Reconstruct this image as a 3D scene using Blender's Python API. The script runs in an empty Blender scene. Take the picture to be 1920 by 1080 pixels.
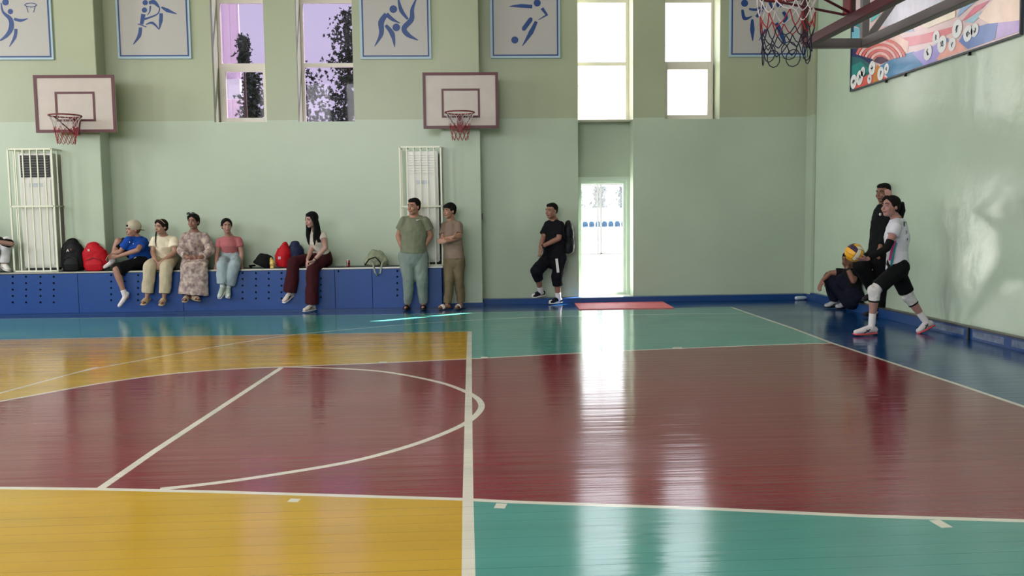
import bpy, bmesh, math, random
import numpy as np
from mathutils import Vector, Matrix, noise
from mathutils.geometry import delaunay_2d_cdt
random.seed(7)
V = Vector
sc = bpy.context.scene
COL = sc.collection

# ------------------------------------------------------------------ camera
CAMH, FPX = 1.42, 1600.0
YAW, PITCH, ROLL = 0.04698, 0.08169, -0.01245
cy, sy, cp, sp, cr, sr = math.cos(YAW), math.sin(YAW), math.cos(PITCH), math.sin(PITCH), math.cos(ROLL), math.sin(ROLL)
FW = V((sy*cp, cy*cp, -sp)); RT0 = V((cy, -sy, 0)); UP0 = RT0.cross(FW)
RT = cr*RT0 + sr*UP0; UP = -sr*RT0 + cr*UP0
cam_data = bpy.data.cameras.new('camera'); cam = bpy.data.objects.new('camera', cam_data); COL.objects.link(cam)
cam_data.sensor_width = 36.0; cam_data.lens = FPX/1920*36.0; cam_data.clip_start = 0.05; cam_data.clip_end = 500
cam.matrix_world = Matrix(((RT.x, UP.x, -FW.x, 0), (RT.y, UP.y, -FW.y, 0), (RT.z, UP.z, -FW.z, CAMH), (0, 0, 0, 1)))
sc.camera = cam
CAM = V((0, 0, CAMH))
def ray(px, py): return (RT*((px-960)/FPX) + UP*((540-py)/FPX) + FW)
def oy(px, py, Y): d = ray(px, py); return CAM + d*(Y/d.y)
def oz(px, py, z=0.0): d = ray(px, py); return CAM + d*((z-CAMH)/d.z)
def ox(px, py, X): d = ray(px, py); return CAM + d*(X/d.x)

# ------------------------------------------------------------------ room measures
YW, XR, XL, YN, ZC = 14.15, 5.66, -14.0, -1.4, 7.2
YF = YW+0.40            # glazing plane of the far wall

# ------------------------------------------------------------------ world, sun, exposure
w = bpy.data.worlds.new('sky'); sc.world = w; w.use_nodes = True
wn = w.node_tree.nodes; wl = w.node_tree.links
bg = wn['Background']
tc = wn.new('ShaderNodeTexCoord'); sep = wn.new('ShaderNodeSeparateXYZ'); rmp = wn.new('ShaderNodeValToRGB')
wl.new(tc.outputs['Generated'], sep.inputs[0]); wl.new(sep.outputs['Z'], rmp.inputs[0]); wl.new(rmp.outputs[0], bg.inputs[0])
rmp.color_ramp.elements[0].position = 0.0; rmp.color_ramp.elements[0].color = (1.0, 1.0, 1.0, 1)
rmp.color_ramp.elements[1].position = 0.7; rmp.color_ramp.elements[1].color = (0.80, 0.88, 1.0, 1)
bg.inputs[1].default_value = 4.2
sd = bpy.data.lights.new('sun', 'SUN'); sun = bpy.data.objects.new('sun', sd); COL.objects.link(sun)
sd.energy = 50; sd.angle = 0.009; sd.color = (1, 0.97, 0.9)
SDIR = V((0.832*math.cos(math.radians(53)), 0.555*math.cos(math.radians(53)), math.sin(math.radians(53))))   # towards the sun
sun.rotation_euler = SDIR.to_track_quat('Z', 'Y').to_euler(); sun.location = (10, 20, 15)
# daylight coming in through the tall windows of the near wall (behind the camera)
NEARWIN = [-9.8, -8.3, -6.8, -5.3, -3.8, -2.3, -0.8]
NPOW = [30, 40, 60, 85, 105, 120, 110]
LEFTFILL = [1.5, 5.5, 9.5]
for x, p in zip(NEARWIN, NPOW):
    ld = bpy.data.lights.new('window_daylight', 'AREA'); lo = bpy.data.objects.new('window_daylight', ld); COL.objects.link(lo)
    ld.shape = 'RECTANGLE'; ld.size = 0.9; ld.size_y = 3.1; ld.energy = p; ld.color = (0.97, 0.97, 1.0)
    lo.location = (x, YN-0.12, 4.6); lo.rotation_euler = (math.radians(-90), 0, 0)
    lo.rotation_euler = V((0, -1, 0.12)).to_track_quat('Z', 'Y').to_euler()
for y in LEFTFILL:  # unseen fill lights, added to bring more light from the left
    ld = bpy.data.lights.new('added_left_light', 'AREA'); lo = bpy.data.objects.new('added_left_light', ld); COL.objects.link(lo)
    ld.shape = 'RECTANGLE'; ld.size = 1.6; ld.size_y = 3.1; ld.energy = 375; ld.color = (0.97, 0.97, 1.0)
    lo.location = (XL-0.12, y, 4.6); lo.rotation_euler = V((-1, 0, 0.05)).to_track_quat('Z', 'Y').to_euler()
sc.view_settings.view_transform = 'Standard'; sc.view_settings.look = 'None'
sc.view_settings.gamma = 1; sc.view_settings.use_curve_mapping = False
sc.view_settings.exposure = 0.0

# ------------------------------------------------------------------ materials
def lin(c):
    return tuple((x/255/12.92 if x/255 <= .04045 else ((x/255+.055)/1.055)**2.4) for x in c) + (1,)
def mat(name, col, rough=.5, metal=0, spec=.5, var=0, vscale=6, bump=0, bscale=30, stretch=None, coat=0, raw=False):
    m = bpy.data.materials.new(name); m.use_nodes = True
    n = m.node_tree.nodes; l = m.node_tree.links; b = n['Principled BSDF']
    c = col if raw else lin(col)
    if len(c) == 3: c = tuple(c)+(1,)
    b.inputs['Base Color'].default_value = c
    b.inputs['Roughness'].default_value = rough; b.inputs['Metallic'].default_value = metal
    b.inputs['Specular IOR Level'].default_value = spec
    if coat: b.inputs['Coat Weight'].default_value = coat; b.inputs['Coat Roughness'].default_value = .08
    if var or bump:
        g = n.new('ShaderNodeNewGeometry'); mp = n.new('ShaderNodeMapping'); l.new(g.outputs['Position'], mp.inputs[0])
        if stretch: mp.inputs['Scale'].default_value = stretch
    if var:
        t = n.new('ShaderNodeTexNoise'); t.inputs['Scale'].default_value = vscale; t.inputs['Detail'].default_value = 5
        l.new(mp.outputs[0], t.inputs[0])
        r = n.new('ShaderNodeMapRange'); r.inputs[1].default_value = .3; r.inputs[2].default_value = .7
        r.inputs[3].default_value = 1-var; r.inputs[4].default_value = 1+var; l.new(t.outputs[0], r.inputs[0])
        mx = n.new('ShaderNodeVectorMath'); mx.operation = 'SCALE'; mx.inputs[0].default_value = c[:3]
        l.new(r.outputs[0], mx.inputs['Scale']); l.new(mx.outputs[0], b.inputs['Base Color'])
    if bump:
        t = n.new('ShaderNodeTexNoise'); t.inputs['Scale'].default_value = bscale; t.inputs['Detail'].default_value = 4
        l.new(mp.outputs[0], t.inputs[0])
        bp = n.new('ShaderNodeBump'); bp.inputs['Strength'].default_value = 1; bp.inputs['Distance'].default_value = bump
        l.new(t.outputs[0], bp.inputs['Height']); l.new(bp.outputs[0], b.inputs['Normal'])
    return m
def glass(name, tint, refl=.06):
    m = bpy.data.materials.new(name); m.use_nodes = True; n = m.node_tree.nodes; l = m.node_tree.links
    n.remove(n['Principled BSDF']); o = n['Material Output']
    t = n.new('ShaderNodeBsdfTransparent'); t.inputs[0].default_value = tuple(tint)+(1,)
    g = n.new('ShaderNodeBsdfGlossy'); g.inputs['Roughness'].default_value = .03
    mx = n.new('ShaderNodeMixShader'); mx.inputs[0].default_value = refl
    l.new(t.outputs[0], mx.inputs[1]); l.new(g.outputs[0], mx.inputs[2]); l.new(mx.outputs[0], o.inputs[0])
    return m
def wall_mat(name, low, high, zsplit, rough=.32, bump=.0025):
    m = mat(name, low, rough, spec=.5, bump=bump, bscale=3.0)
    n = m.node_tree.nodes; l = m.node_tree.links; b = n['Principled BSDF']
    g = n.new('ShaderNodeNewGeometry'); s = n.new('ShaderNodeSeparateXYZ'); l.new(g.outputs['Position'], s.inputs[0])
    gt = n.new('ShaderNodeMath'); gt.operation = 'GREATER_THAN'; gt.inputs[1].default_value = zsplit; l.new(s.outputs['Z'], gt.inputs[0])
    mx = n.new('ShaderNodeMix'); mx.data_type = 'RGBA'; mx.inputs[6].default_value = lin(low); mx.inputs[7].default_value = lin(high)
    l.new(gt.outputs[0], mx.inputs[0])
    t = n.new('ShaderNodeTexNoise'); t.inputs['Scale'].default_value = .9; t.inputs['Detail'].default_value = 7; l.new(g.outputs['Position'], t.inputs[0])
    r = n.new('ShaderNodeMapRange'); r.inputs[1].default_value = .2; r.inputs[2].default_value = .8; r.inputs[3].default_value = .92; r.inputs[4].default_value = 1.08
    l.new(t.outputs[0], r.inputs[0])
    v = n.new('ShaderNodeVectorMath'); v.operation = 'SCALE'; l.new(mx.outputs[2], v.inputs[0]); l.new(r.outputs[0], v.inputs['Scale'])
    l.new(v.outputs[0], b.inputs['Base Color'])
    r2 = n.new('ShaderNodeMapRange'); r2.inputs[3].default_value = rough-.03; r2.inputs[4].default_value = rough+.07
    l.new(t.outputs[0], r2.inputs[0]); l.new(r2.outputs[0], b.inputs['Roughness'])
    return m
def floor_mat(name, col, spec=.42):
    """gloss-painted boards: waves across each board"""
    m = mat(name, col, .13, spec=spec, var=.10, vscale=1.4, stretch=(.25, 2.2, 1))
    n = m.node_tree.nodes; l = m.node_tree.links; b = n['Principled BSDF']
    g = n.new('ShaderNodeNewGeometry'); mp = n.new('ShaderNodeMapping'); l.new(g.outputs['Position'], mp.inputs[0])
    mp.inputs['Scale'].default_value = (.6, 13, 1)
    t = n.new('ShaderNodeTexNoise'); t.inputs['Scale'].default_value = 1; t.inputs['Detail'].default_value = 5; l.new(mp.outputs[0], t.inputs[0])
    bp = n.new('ShaderNodeBump'); bp.inputs['Strength'].default_value = 1; bp.inputs['Distance'].default_value = .003
    l.new(t.outputs[0], bp.inputs['Height']); l.new(bp.outputs[0], b.inputs['Normal'])
    t2 = n.new('ShaderNodeTexNoise'); t2.inputs['Scale'].default_value = 1.1; t2.inputs['Detail'].default_value = 6; l.new(g.outputs['Position'], t2.inputs[0])
    r2 = n.new('ShaderNodeMapRange'); r2.inputs[1].default_value = .3; r2.inputs[2].default_value = .7; r2.inputs[3].default_value = .09; r2.inputs[4].default_value = .19
    l.new(t2.outputs[0], r2.inputs[0]); l.new(r2.outputs[0], b.inputs['Roughness'])
    return m
M = {}
M['wall'] = wall_mat('mint_wall_paint', (167, 181, 161), (154, 162, 134), 3.045)
M['wallr'] = wall_mat('mint_side_wall_paint', (180, 196, 176), (180, 196, 176), 50, rough=.17, bump=.008)
M['wallr'].node_tree.nodes['Principled BSDF'].inputs['Specular IOR Level'].default_value = .75
M['ceil'] = mat('ceiling_white', (225, 225, 215), .8)
M['fblue'] = floor_mat('blue_floor_paint', (16, 62, 112))
M['fgreen'] = floor_mat('green_floor_paint', (72, 138, 130))
M['fyellow'] = floor_mat('yellow_floor_paint', (182, 142, 32))
M['fred'] = floor_mat('red_floor_paint', (120, 34, 48))
M['fline'] = floor_mat('white_line_paint', (208, 202, 188))
M['skirt'] = mat('blue_skirting_paint', (24, 62, 118), .3)
M['alu'] = mat('aluminium', (200, 200, 198), .28, metal=.85)
M['pvc'] = mat('white_window_plastic', (214, 208, 196), .35)
M['gframe'] = mat('pale_green_frame_paint', (188, 204, 190), .35)
M['clear'] = glass('clear_window_glass', (.985, .99, .99), .03)
M['tint'] = glass('lavender_mirror_film_glass', (.385, .352, .425), .012)
M['board'] = mat('backboard_white_paint', (180, 170, 162), .35, var=.04)
M['maroon'] = mat('maroon_paint', (78, 12, 26), .4)
M['red'] = mat('red_rim_paint', (104, 12, 24), .35)
M['netw'] = mat('white_net_cord', (186, 176, 176), .8)
M['netr'] = mat('red_net_cord', (136, 16, 30), .8)
M['netb'] = mat('navy_net_cord', (12, 14, 40), .8)
M['bench'] = mat('blue_panel_paint', (26, 66, 132), .34, var=.05, vscale=2)
M['hole'] = mat('hole_shade', (6, 10, 30), .8)
M['benchtop'] = mat('dark_bench_top', (46, 52, 60), .5)
M['cage'] = mat('cream_cage_paint', (218, 220, 200), .35)
M['ac'] = mat('white_appliance_plastic', (216, 214, 208), .25, spec=.6)
M['vent'] = mat('black_vent_and_shadow', (22, 22, 24), .5)
M['rug'] = mat('pink_red_mat_rubber', (206, 104, 108), .6, var=.12, vscale=10, bump=.003, bscale=60)
M['poster'] = mat('poster_panel_grey_white', (166, 164, 160), .35)
M['pedge'] = mat('poster_edge_pale_blue', (158, 182, 192), .35)
M['pblue'] = mat('poster_print_blue', (6, 54, 116), .4)
M['grey'] = mat('grey_steel_tube', (112, 102, 104), .4)
M['steelred'] = mat('dark_red_steel_tube', (68, 20, 28), .4)
M['acryl'] = glass('acrylic_board', (.93, .95, .95), .05)
M['black'] = mat('black_fabric', (11, 11, 14), .85, spec=.2)
M['blackplastic'] = mat('black_plastic', (16, 16, 18), .4)
M['ground'] = mat('pale_sunlit_concrete', (205, 202, 196), .9, var=.05)
M['outwhite'] = mat('white_outdoor_wall', (238, 238, 235), .8)
M['seatblue'] = mat('blue_plastic_seat', (22, 60, 88), .4)
M['leaf'] = mat('dark_needle_foliage', (38, 52, 36), .8, var=.4, vscale=3)
M['leaf2'] = mat('dusty_green_foliage', (112, 124, 128), .8, var=.3, vscale=2)
M['bark'] = mat('bark', (72, 58, 46), .9, var=.2)
M['concrete'] = mat('outdoor_concrete', (170, 165, 155), .9)

# ------------------------------------------------------------------ mesh helpers
def setp(o, label=None, cat=None, group=None, kind=None):
    if label: o['label'] = label
    if cat: o['category'] = cat
    if group: o['group'] = group
    if kind: o['kind'] = kind
    return o
def link(name, me, parent=None):
    o = bpy.data.objects.new(name, me); COL.objects.link(o)
    if parent is not None: o.parent = parent; o.matrix_parent_inverse = parent.matrix_world.inverted()
    return o
def empty(name, loc, label, cat, group=None):
    o = bpy.data.objects.new(name, None); COL.objects.link(o); o.location = loc; o.matrix_world = Matrix.Translation(V(loc))
    o.empty_display_size = .1
    return setp(o, label, cat, group)
class MB:
    def __init__(s): s.v = []; s.f = []; s.m = []; s.cur = 0
    def mesh(s, vs, fs):
        k = len(s.v); s.v += [tuple(p) for p in vs]; s.f += [tuple(i+k for i in f) for f in fs]; s.m += [s.cur]*len(fs); return s
    def box(s, a, b):
        x0, y0, z0 = [min(a[i], b[i]) for i in range(3)]; x1, y1, z1 = [max(a[i], b[i]) for i in range(3)]
        return s.mesh([(x0,y0,z0),(x1,y0,z0),(x1,y1,z0),(x0,y1,z0),(x0,y0,z1),(x1,y0,z1),(x1,y1,z1),(x0,y1,z1)],
                      [(0,3,2,1),(4,5,6,7),(0,1,5,4),(1,2,6,5),(2,3,7,6),(3,0,4,7)])
    def loft(s, pts, rad, lat=None, n=12, round_=(True, True), ref=None):
        """rings along pts; rad = list of (a,b); a lies along lat; caps rounded or flat"""
        pts = [V(p) for p in pts]; rad = [(r, r) if not isinstance(r, (tuple, list)) else r for r in rad]
        N = len(pts); tang = []
        for i in range(N):
            d = pts[min(i+1, N-1)] - pts[max(i-1, 0)]
            tang.append(d.normalized() if d.length > 1e-9 else V((0,0,1)))
        rings = []; u = None
        for i in range(N):
            t = tang[i]
            base = V(lat) if lat is not None else (u if u is not None else (V((1,0,0)) if abs(t.x) < .8 else V((0,1,0))))
            uu = base - t*base.dot(t)
            if uu.length < 1e-6: uu = V((0,1,0)) - t*t.y
            u = uu.normalized(); wv = t.cross(u)
            rings.append((pts[i], u, wv, rad[i][0], rad[i][1], t))
        out = []
        if round_[0]:
            p, u, wv, a, b, t = rings[0]; m = min(a, b)
            for ph in (80, 55, 28):
                c_, s_ = math.cos(math.radians(ph)), math.sin(math.radians(ph))
                out.append((p - t*m*s_, u, wv, a*c_, b*c_))
        out += [r[:5] for r in rings]
        if round_[1]:
            p, u, wv, a, b, t = rings[-1]; m = min(a, b)
            for ph in (28, 55, 80):
                c_, s_ = math.cos(math.radians(ph)), math.sin(math.radians(ph))
                out.append((p + t*m*s_, u, wv, a*c_, b*c_))
        vs = []; fs = []
        for (p, u, wv, a, b) in out:
            for k in range(n):
                th = 2*math.pi*k/n; vs.append(p + u*a*math.cos(th) + wv*b*math.sin(th))
        for i in range(len(out)-1):
            for k in range(n):
                k2 = (k+1) % n; fs.append((i*n+k, i*n+k2, (i+1)*n+k2, (i+1)*n+k))
        fs.append(tuple(range(n-1, -1, -1))); L = (len(out)-1)*n; fs.append(tuple(L+k for k in range(n)))
        return s.mesh(vs, fs)
    def cap(s, p0, r0, p1, r1, n=12): return s.loft([p0, p1], [r0, r1], n=n)
    def tube(s, pts, r, n=6, flat=True): return s.loft(pts, [r]*len(pts), n=n, round_=(not flat, not flat))
    def bar(s, p, q, a, b, lat=(1,0,0)):
        """square section bar"""
        p, q = V(p), V(q); t = (q-p).normalized(); u = V(lat) - t*V(lat).dot(t); u.normalize(); wv = t.cross(u)
        vs = [c+u*i*a/2+wv*j*b/2 for c in (p, q) for i, j in ((-1,-1),(1,-1),(1,1),(-1,1))]
        return s.mesh(vs, [(3,2,1,0),(4,5,6,7),(0,1,5,4),(1,2,6,5),(2,3,7,6),(3,0,4,7)])
    def ell(s, c, r, frame=None, n=16, m=10):
        fr = frame or (V((1,0,0)), V((0,1,0)), V((0,0,1))); c = V(c); vs = []; fs = []
        for i in range(1, m):
            th = math.pi*i/m
            for k in range(n):
                ph = 2*math.pi*k/n
                vs.append(c + fr[0]*r[0]*math.sin(th)*math.cos(ph) + fr[1]*r[1]*math.sin(th)*math.sin(ph) + fr[2]*r[2]*math.cos(th))
        a = len(vs); vs += [c+fr[2]*r[2], c-fr[2]*r[2]]
        for i in range(m-2):
            for k in range(n):
                k2 = (k+1) % n; fs.append((i*n+k, (i+1)*n+k, (i+1)*n+k2, i*n+k2))
        for k in range(n):
            k2 = (k+1) % n; fs.append((a, k, k2)); fs.append((a+1, (m-2)*n+k2, (m-2)*n+k))
        return s.mesh(vs, fs)
    def me(s, name, mats):
        me = bpy.data.meshes.new(name); me.from_pydata(s.v, [], s.f)
        if not isinstance(mats, (list, tuple)): mats = [mats]
        for m in mats: me.materials.append(m)
        if len(mats) > 1: me.polygons.foreach_set('material_index', s.m)
        me.update(); return me
    def build(s, name, mats, parent=None, smooth=False, bevel=0):
        me = s.me(name, mats)
        if bevel:
            bm = bmesh.new(); bm.from_mesh(me)
            bmesh.ops.bevel(bm, geom=bm.edges[:], offset=bevel, segments=2, affect='EDGES', clamp_overlap=True)
            bm.to_mesh(me); bm.free()
        if smooth: me.polygons.foreach_set('use_smooth', [True]*len(me.polygons))
        return link(name, me, parent)
    def remesh(s, name, mats, parent=None, vox=.008, smooth=3, wrinkle=0, wscale=(14, 14, 9), label=None):
        me = s.me(name, mats if isinstance(mats, (list, tuple)) else [mats])
        tmp = bpy.data.objects.new('tmp', me); COL.objects.link(tmp)
        r = tmp.modifiers.new('r', 'REMESH'); r.mode = 'VOXEL'; r.voxel_size = vox; r.use_smooth_shade = True
        if smooth:
            sm = tmp.modifiers.new('s', 'SMOOTH'); sm.factor = .5; sm.iterations = smooth
        dg = bpy.context.evaluated_depsgraph_get(); ev = tmp.evaluated_get(dg)
        out = bpy.data.meshes.new_from_object(ev); bpy.data.objects.remove(tmp); bpy.data.meshes.remove(me)
        out.name = name
        if wrinkle:
            nv = len(out.vertices); co = np.empty(nv*3); no = np.empty(nv*3)
            out.vertices.foreach_get('co', co); out.vertices.foreach_get('normal', no)
            co = co.reshape(-1, 3); no = no.reshape(-1, 3)
            d = np.array([noise.noise(V((p[0]*wscale[0], p[1]*wscale[1], p[2]*wscale[2]))) for p in co])
            d += .5*np.array([noise.noise(V((p[0]*wscale[0]*2.3+5, p[1]*wscale[1]*2.3, p[2]*wscale[2]*2.3))) for p in co])
            co += no*(d[:, None]*wrinkle); out.vertices.foreach_set('co', co.ravel()); out.update()
        out.polygons.foreach_set('use_smooth', [True]*len(out.polygons))
        return link(name, out, parent)
def struct(name, mb, m, parent=None, **k):
    o = mb.build(name, m, parent, **k)
    if parent is None: o['kind'] = 'structure'
    return o

# ================================================================== SETTING: walls
def xw(px, py): return oy(px, py, YW).x
W1 = (xw(402, 225), xw(500.5, 225)); W2 = (xw(560, 225), xw(665, 225)); W3 = (xw(1084, 300), xw(1187, 300)); W4 = (xw(1247, 222), xw(1349, 222))
ZS = oy(613, 229, YW).z; ZT = 6.25
ZD = oy(1130, 332, YF).z       # top of the door
wf = MB(); YB = YF+.045
segs = [(XL-.3, W1[0]), (W1[1], W2[0]), (W2[1], W3[0]), (W3[1], W4[0]), (W4[1], XR+.3)]
for a, b in segs: wf.box((a, YW, -.1), (b, YB, ZC))
for a, b in (W1, W2, W4): wf.box((a, YW, -.1), (b, YB, ZS)); wf.box((a, YW, ZT), (b, YB, ZC))
wf.box((W3[0], YW, ZT), (W3[1], YB, ZC)); wf.box((W3[0], YF-.06, ZD), (W3[1], YB, ZS)); 
struct('wall_far', wf, M['wall'])
wr = MB(); wr.box((XR, YN-.3, -.1), (XR+.3, YW, ZC)); struct('wall_right', wr, M['wallr'])
for i_, x_ in enumerate((W1[1]+.08, W2[1]+.08, W4[1]+.14)):
    q = MB(); q.box((x_-.03, YB, -.1), (x_+.3, YB+(.25 if i_ < 2 else .75), ZC)); struct('trim_%d' % (4+i_), q, M['concrete'])  # unseen exterior fins, added to block sun slivers through these windows
wl_ = MB(); 
leds = [YN]+[e for y in LEFTFILL for e in (y-.8, y+.8)]+[YW]  # openings made for the added left lights
for i in range(0, len(leds), 2): wl_.box((XL-.3, leds[i], -.1), (XL, leds[i+1], ZC))
for y in LEFTFILL: wl_.box((XL-.3, y-.8, -.1), (XL, y+.8, 3.0)); wl_.box((XL-.3, y-.8, 6.2), (XL, y+.8, ZC)); struct('wall_left', wl_, M['wall'])
wnr = MB(); edges = [XL]
for x in NEARWIN: edges += [x-.46, x+.46]
edges.append(XR)
for i in range(0, len(edges), 2): wnr.box((edges[i], YN-.3, -.1), (edges[i+1], YN, ZC))
for x in NEARWIN: wnr.box((x-.46, YN-.3, -.1), (x+.46, YN, 3.05)); wnr.box((x-.46, YN-.3, 6.2), (x+.46, YN, ZC))
struct('wall_near', wnr, M['wall'])
ce = MB(); ce.box((XL-.3, YN-.3, ZC), (XR+.3, YB, ZC+.2)); struct('ceiling', ce, M['ceil'])

# pilasters on the far wall
PD = .34; YP = YW-PD
p1 = MB(); p1.box((oy(113, 250, YP).x, YP, 0), (oy(187, 250, YP).x, YW, ZC)); struct('trim_1', p1, M['wall'], bevel=.008)
p2 = MB(); p2.box((oy(828, 300, YP).x, YP, 0), (oy(901, 300, YP).x, YW, ZC)); struct('trim_2', p2, M['wall'], bevel=.008)
XC = oy(1524, 300, YW-.3).x
p3 = MB(); p3.box((XC, YW-.3, 0), (XR, YW, ZC)); struct('trim_3', p3, M['wall'], bevel=.008)

# skirtings
CD, CHH = .20, .095
sk = MB()
for a, b in ((oy(905, 560, YP).x, W3[0]), (W3[0], W3[1]), (W3[1], XC)):
    sk.box((a, YW-CD, 0), (b, YW+.02, CHH if (a, b) != (W3[0], W3[1]) else CHH))
sk.box((oy(826, 560, YP).x, YP-.05, 0), (oy(907, 560, YP).x, YW-.01, .06)); sk.box((XC-.04, YW-.36, 0), (XR, YW-.1, CHH))
struct('baseboard_far', sk, M['skirt'], bevel=.006)
sr_ = MB(); sr_.box((XR-.09, YN, 0), (XR, YW-.36, .13)); o = struct('baseboard_right', sr_, M['skirt'], bevel=.006)
q = MB(); q.box((XR-.10, 8.2, .125), (XR, 12.6, .14)); q.build('metal_strip', mat('worn_metal_strip', (86, 78, 74), .35, metal=.6), o, bevel=.003)
wm2 = mat('worn_bare_metal', (112, 124, 150), .3, metal=.5, var=.35, vscale=14, bump=.006, bscale=30)
for y0_, y1_ in ((9.35, 10.1), (8.62, 9.18), (8.0, 8.5)):
    q = MB(); q.box((XR-.094, y0_, .03), (XR-.086, y1_, .105)); q.build('worn_patch', wm2, o, bevel=.003)
q = MB(); q.box((XR-.11, 9.24, .0), (XR-.09, 9.27, .13)); q.build('clip', M['blackplastic'], o)

# ================================================================== floor
def P2(px, py): p = oz(px, py); return (p.x, p.y)
def ext(a, b, y=None, x=None):
    if y is not None: t = (y-a[1])/(b[1]-a[1])
    else: t = (x-a[0])/(b[0]-a[0])
    return (a[0]+(b[0]-a[0])*t, a[1]+(b[1]-a[1])*t)
FY0 = 2.4
endl = [P2(*p) for p in ((1371, 576), (1485, 615), (1555, 641.5), (1690, 686), (1800, 722), (1920, 762.5))]
endl.append(ext(endl[-2], endl[-1], y=FY0))
XLm = XL+.5
gt_ = [P2(0, 598), P2(350, 594), P2(700, 590), endl[0]]
green = [(XLm, gt_[0][1])] + gt_ + endl[1:] + [(XLm, FY0)]
yt = [P2(0, 637), P2(250, 632), P2(480, 628.5), P2(700, 624.5), P2(880, 621.5)]
att = [P2(880.5, 621.5), P2(879.5, 672), P2(878.5, 760), P2(878, 860), P2(877.5, 937), P2(878.5, 1079)]
att.append(ext(att[-2], att[-1], y=FY0))
yellow = [(XLm, yt[0][1])] + yt + att[1:] + [(XLm, FY0)]
ru = [P2(*p) for p in ((0, 752.5), (146, 726), (219, 714), (328, 700), (437, 692), (529, 688), (700, 681), (876, 673), (1082, 662), (1190, 656.7), (1440, 646.8), (1560, 643.2))]
ru0 = ext(ru[1], ru[0], x=-7.0)
rl = [P2(*p) for p in ((0, 915), (183, 917), (400, 922), (865, 936), (960, 941), (1335, 954), (1610, 967), (1920, 976.5))]
rl0 = ext(rl[1], rl[0], x=-7.0)
xend = endl[-1][0]
rend = ext(rl[-2], rl[-1], x=ext(endl[-2], endl[-1], y=rl[-1][1])[0])
red = [ru0] + ru + endl[3:6] + [rend] + rl[::-1] + [rl0]
arc = [P2(*p) for p in ((535, 688), (600, 689.5), (690, 694), (750, 701.5), (825, 717), (870, 733), (895, 747), (903, 762), (893, 778), (870, 795), (820, 817.5), (750, 841.5), (650, 867), (500, 892), (400, 906), (300, 917))]
ctr = [P2(187, 917), P2(289, 846), P2(420, 760), P2(528, 689)]
thin = [P2(*p) for p in ((0, 737), (146, 698), (255, 677), (365, 657), (474, 638.5), (565, 626), (700, 613.5), (765, 608), (890, 600), (998, 595), (1190, 590), (1395, 587))]
thin = [ext(thin[1], thin[0], x=-7.0)] + thin
def smooth_poly(pts, n=3):
    out = []; P = [V((p[0], p[1], 0)) for p in pts]
    for i in range(len(P)-1):
        p0, p1, p2, p3 = P[max(i-1, 0)], P[i], P[i+1], P[min(i+2, len(P)-1)]
        for k in range(n):
            t = k/n
            q = .5*((2*p1)+(p2-p0)*t+(2*p0-5*p1+4*p2-p3)*t*t+(3*p1-p0-3*p2+p3)*t**3); out.append((q.x, q.y))
    out.append((P[-1].x, P[-1].y)); return out
def strip(pts, wd):
    P = [V(p) for p in pts]; L = []; R = []
    for i in range(len(P)):
        t = (P[min(i+1, len(P)-1)]-P[max(i-1, 0)]).normalized(); n_ = V((-t.y, t.x))
        L.append(P[i]+n_*wd/2); R.append(P[i]-n_*wd/2)
    return [[tuple(L[i]), tuple(R[i]), tuple(R[i+1]), tuple(L[i+1])] for i in range(len(P)-1)]
zones = [(1, green), (2, yellow), (3, red)]
for pts, wd in ((smooth_poly(arc, 4), .05), (ctr, .05), (smooth_poly(thin), .03), (gt_, .02), (endl, .045), (att, .055), ([(p[0], p[1]) for p in yt], .02),
                (smooth_poly([ru0]+ru, 2), .042), ([rl0]+rl+[rend], .042), ([P2(555, 935), P2(548, 941)], .055), ([P2(941, 944), P2(936, 953)], .055), ([P2(1752, 975), P2(1776, 989)], .055),
                ([P2(908, 669), P2(908, 672)], .07), ([P2(1270, 651), P2(1270, 654)], .10), ([P2(718, 678), P2(718, 681)], .08)):
    for s_ in strip(pts, wd): zones.append((4, s_))
BW = .108; nb = int((YW-.12-FY0)/BW)+1
vin = []; fin = []; tags = []
def addf(poly, tag):
    ar = sum(poly[i-1][0]*poly[i][1]-poly[i][0]*poly[i-1][1] for i in range(len(poly)))
    if ar < 0: poly = poly[::-1]
    k = len(vin); vin.extend(V((float(p[0]), float(p[1]))) for p in poly); fin.append(list(range(k, k+len(poly)))); tags.append(tag)
for i in range(nb): addf([(XL, FY0+i*BW), (XR, FY0+i*BW), (XR, FY0+(i+1)*BW), (XL, FY0+(i+1)*BW)], ('b', i))
for z, poly in zones: addf(poly, ('z', z))
vo, eo, fo, ov, oe, of = delaunay_2d_cdt(vin, [], fin, 0, 1e-5, True)
fb = MB(); fb.box((XL, YN, -.25), (XR, FY0, 0)); fb.box((XL, FY0, -.25), (XR, YW, -.012)); fb.box((W3[0], YW, -.2), (W3[1], YB, .0))
floor = struct('floor', fb, M['fblue'])
per = {}
def inside(x, y, P):
    c = False; j = len(P)-1
    for i in range(len(P)):
        if (P[i][1] > y) != (P[j][1] > y) and x < (P[j][0]-P[i][0])*(y-P[i][1])/(P[j][1]-P[i][1])+P[i][0]: c = not c
        j = i
    return c
zb_ = [(min(p[0] for p in P), max(p[0] for p in P), min(p[1] for p in P), max(p[1] for p in P), z, P) for z, P in zones]
for f in fo:
    cx = sum(vo[k][0] for k in f)/len(f); cy_ = sum(vo[k][1] for k in f)/len(f); b = int((cy_-FY0)/BW)
    if not 0 <= b < nb or not XL < cx < XR: continue
    z = 0
    for a0, a1, b0, b1, t, P in zb_:
        if t > z and a0 <= cx <= a1 and b0 <= cy_ <= b1 and inside(cx, cy_, P): z = t
    per.setdefault(b, []).append((f, z))
rb = random.Random(3)
fm = [M['fblue'], M['fgreen'], M['fyellow'], M['fred'], M['fline']]
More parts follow.
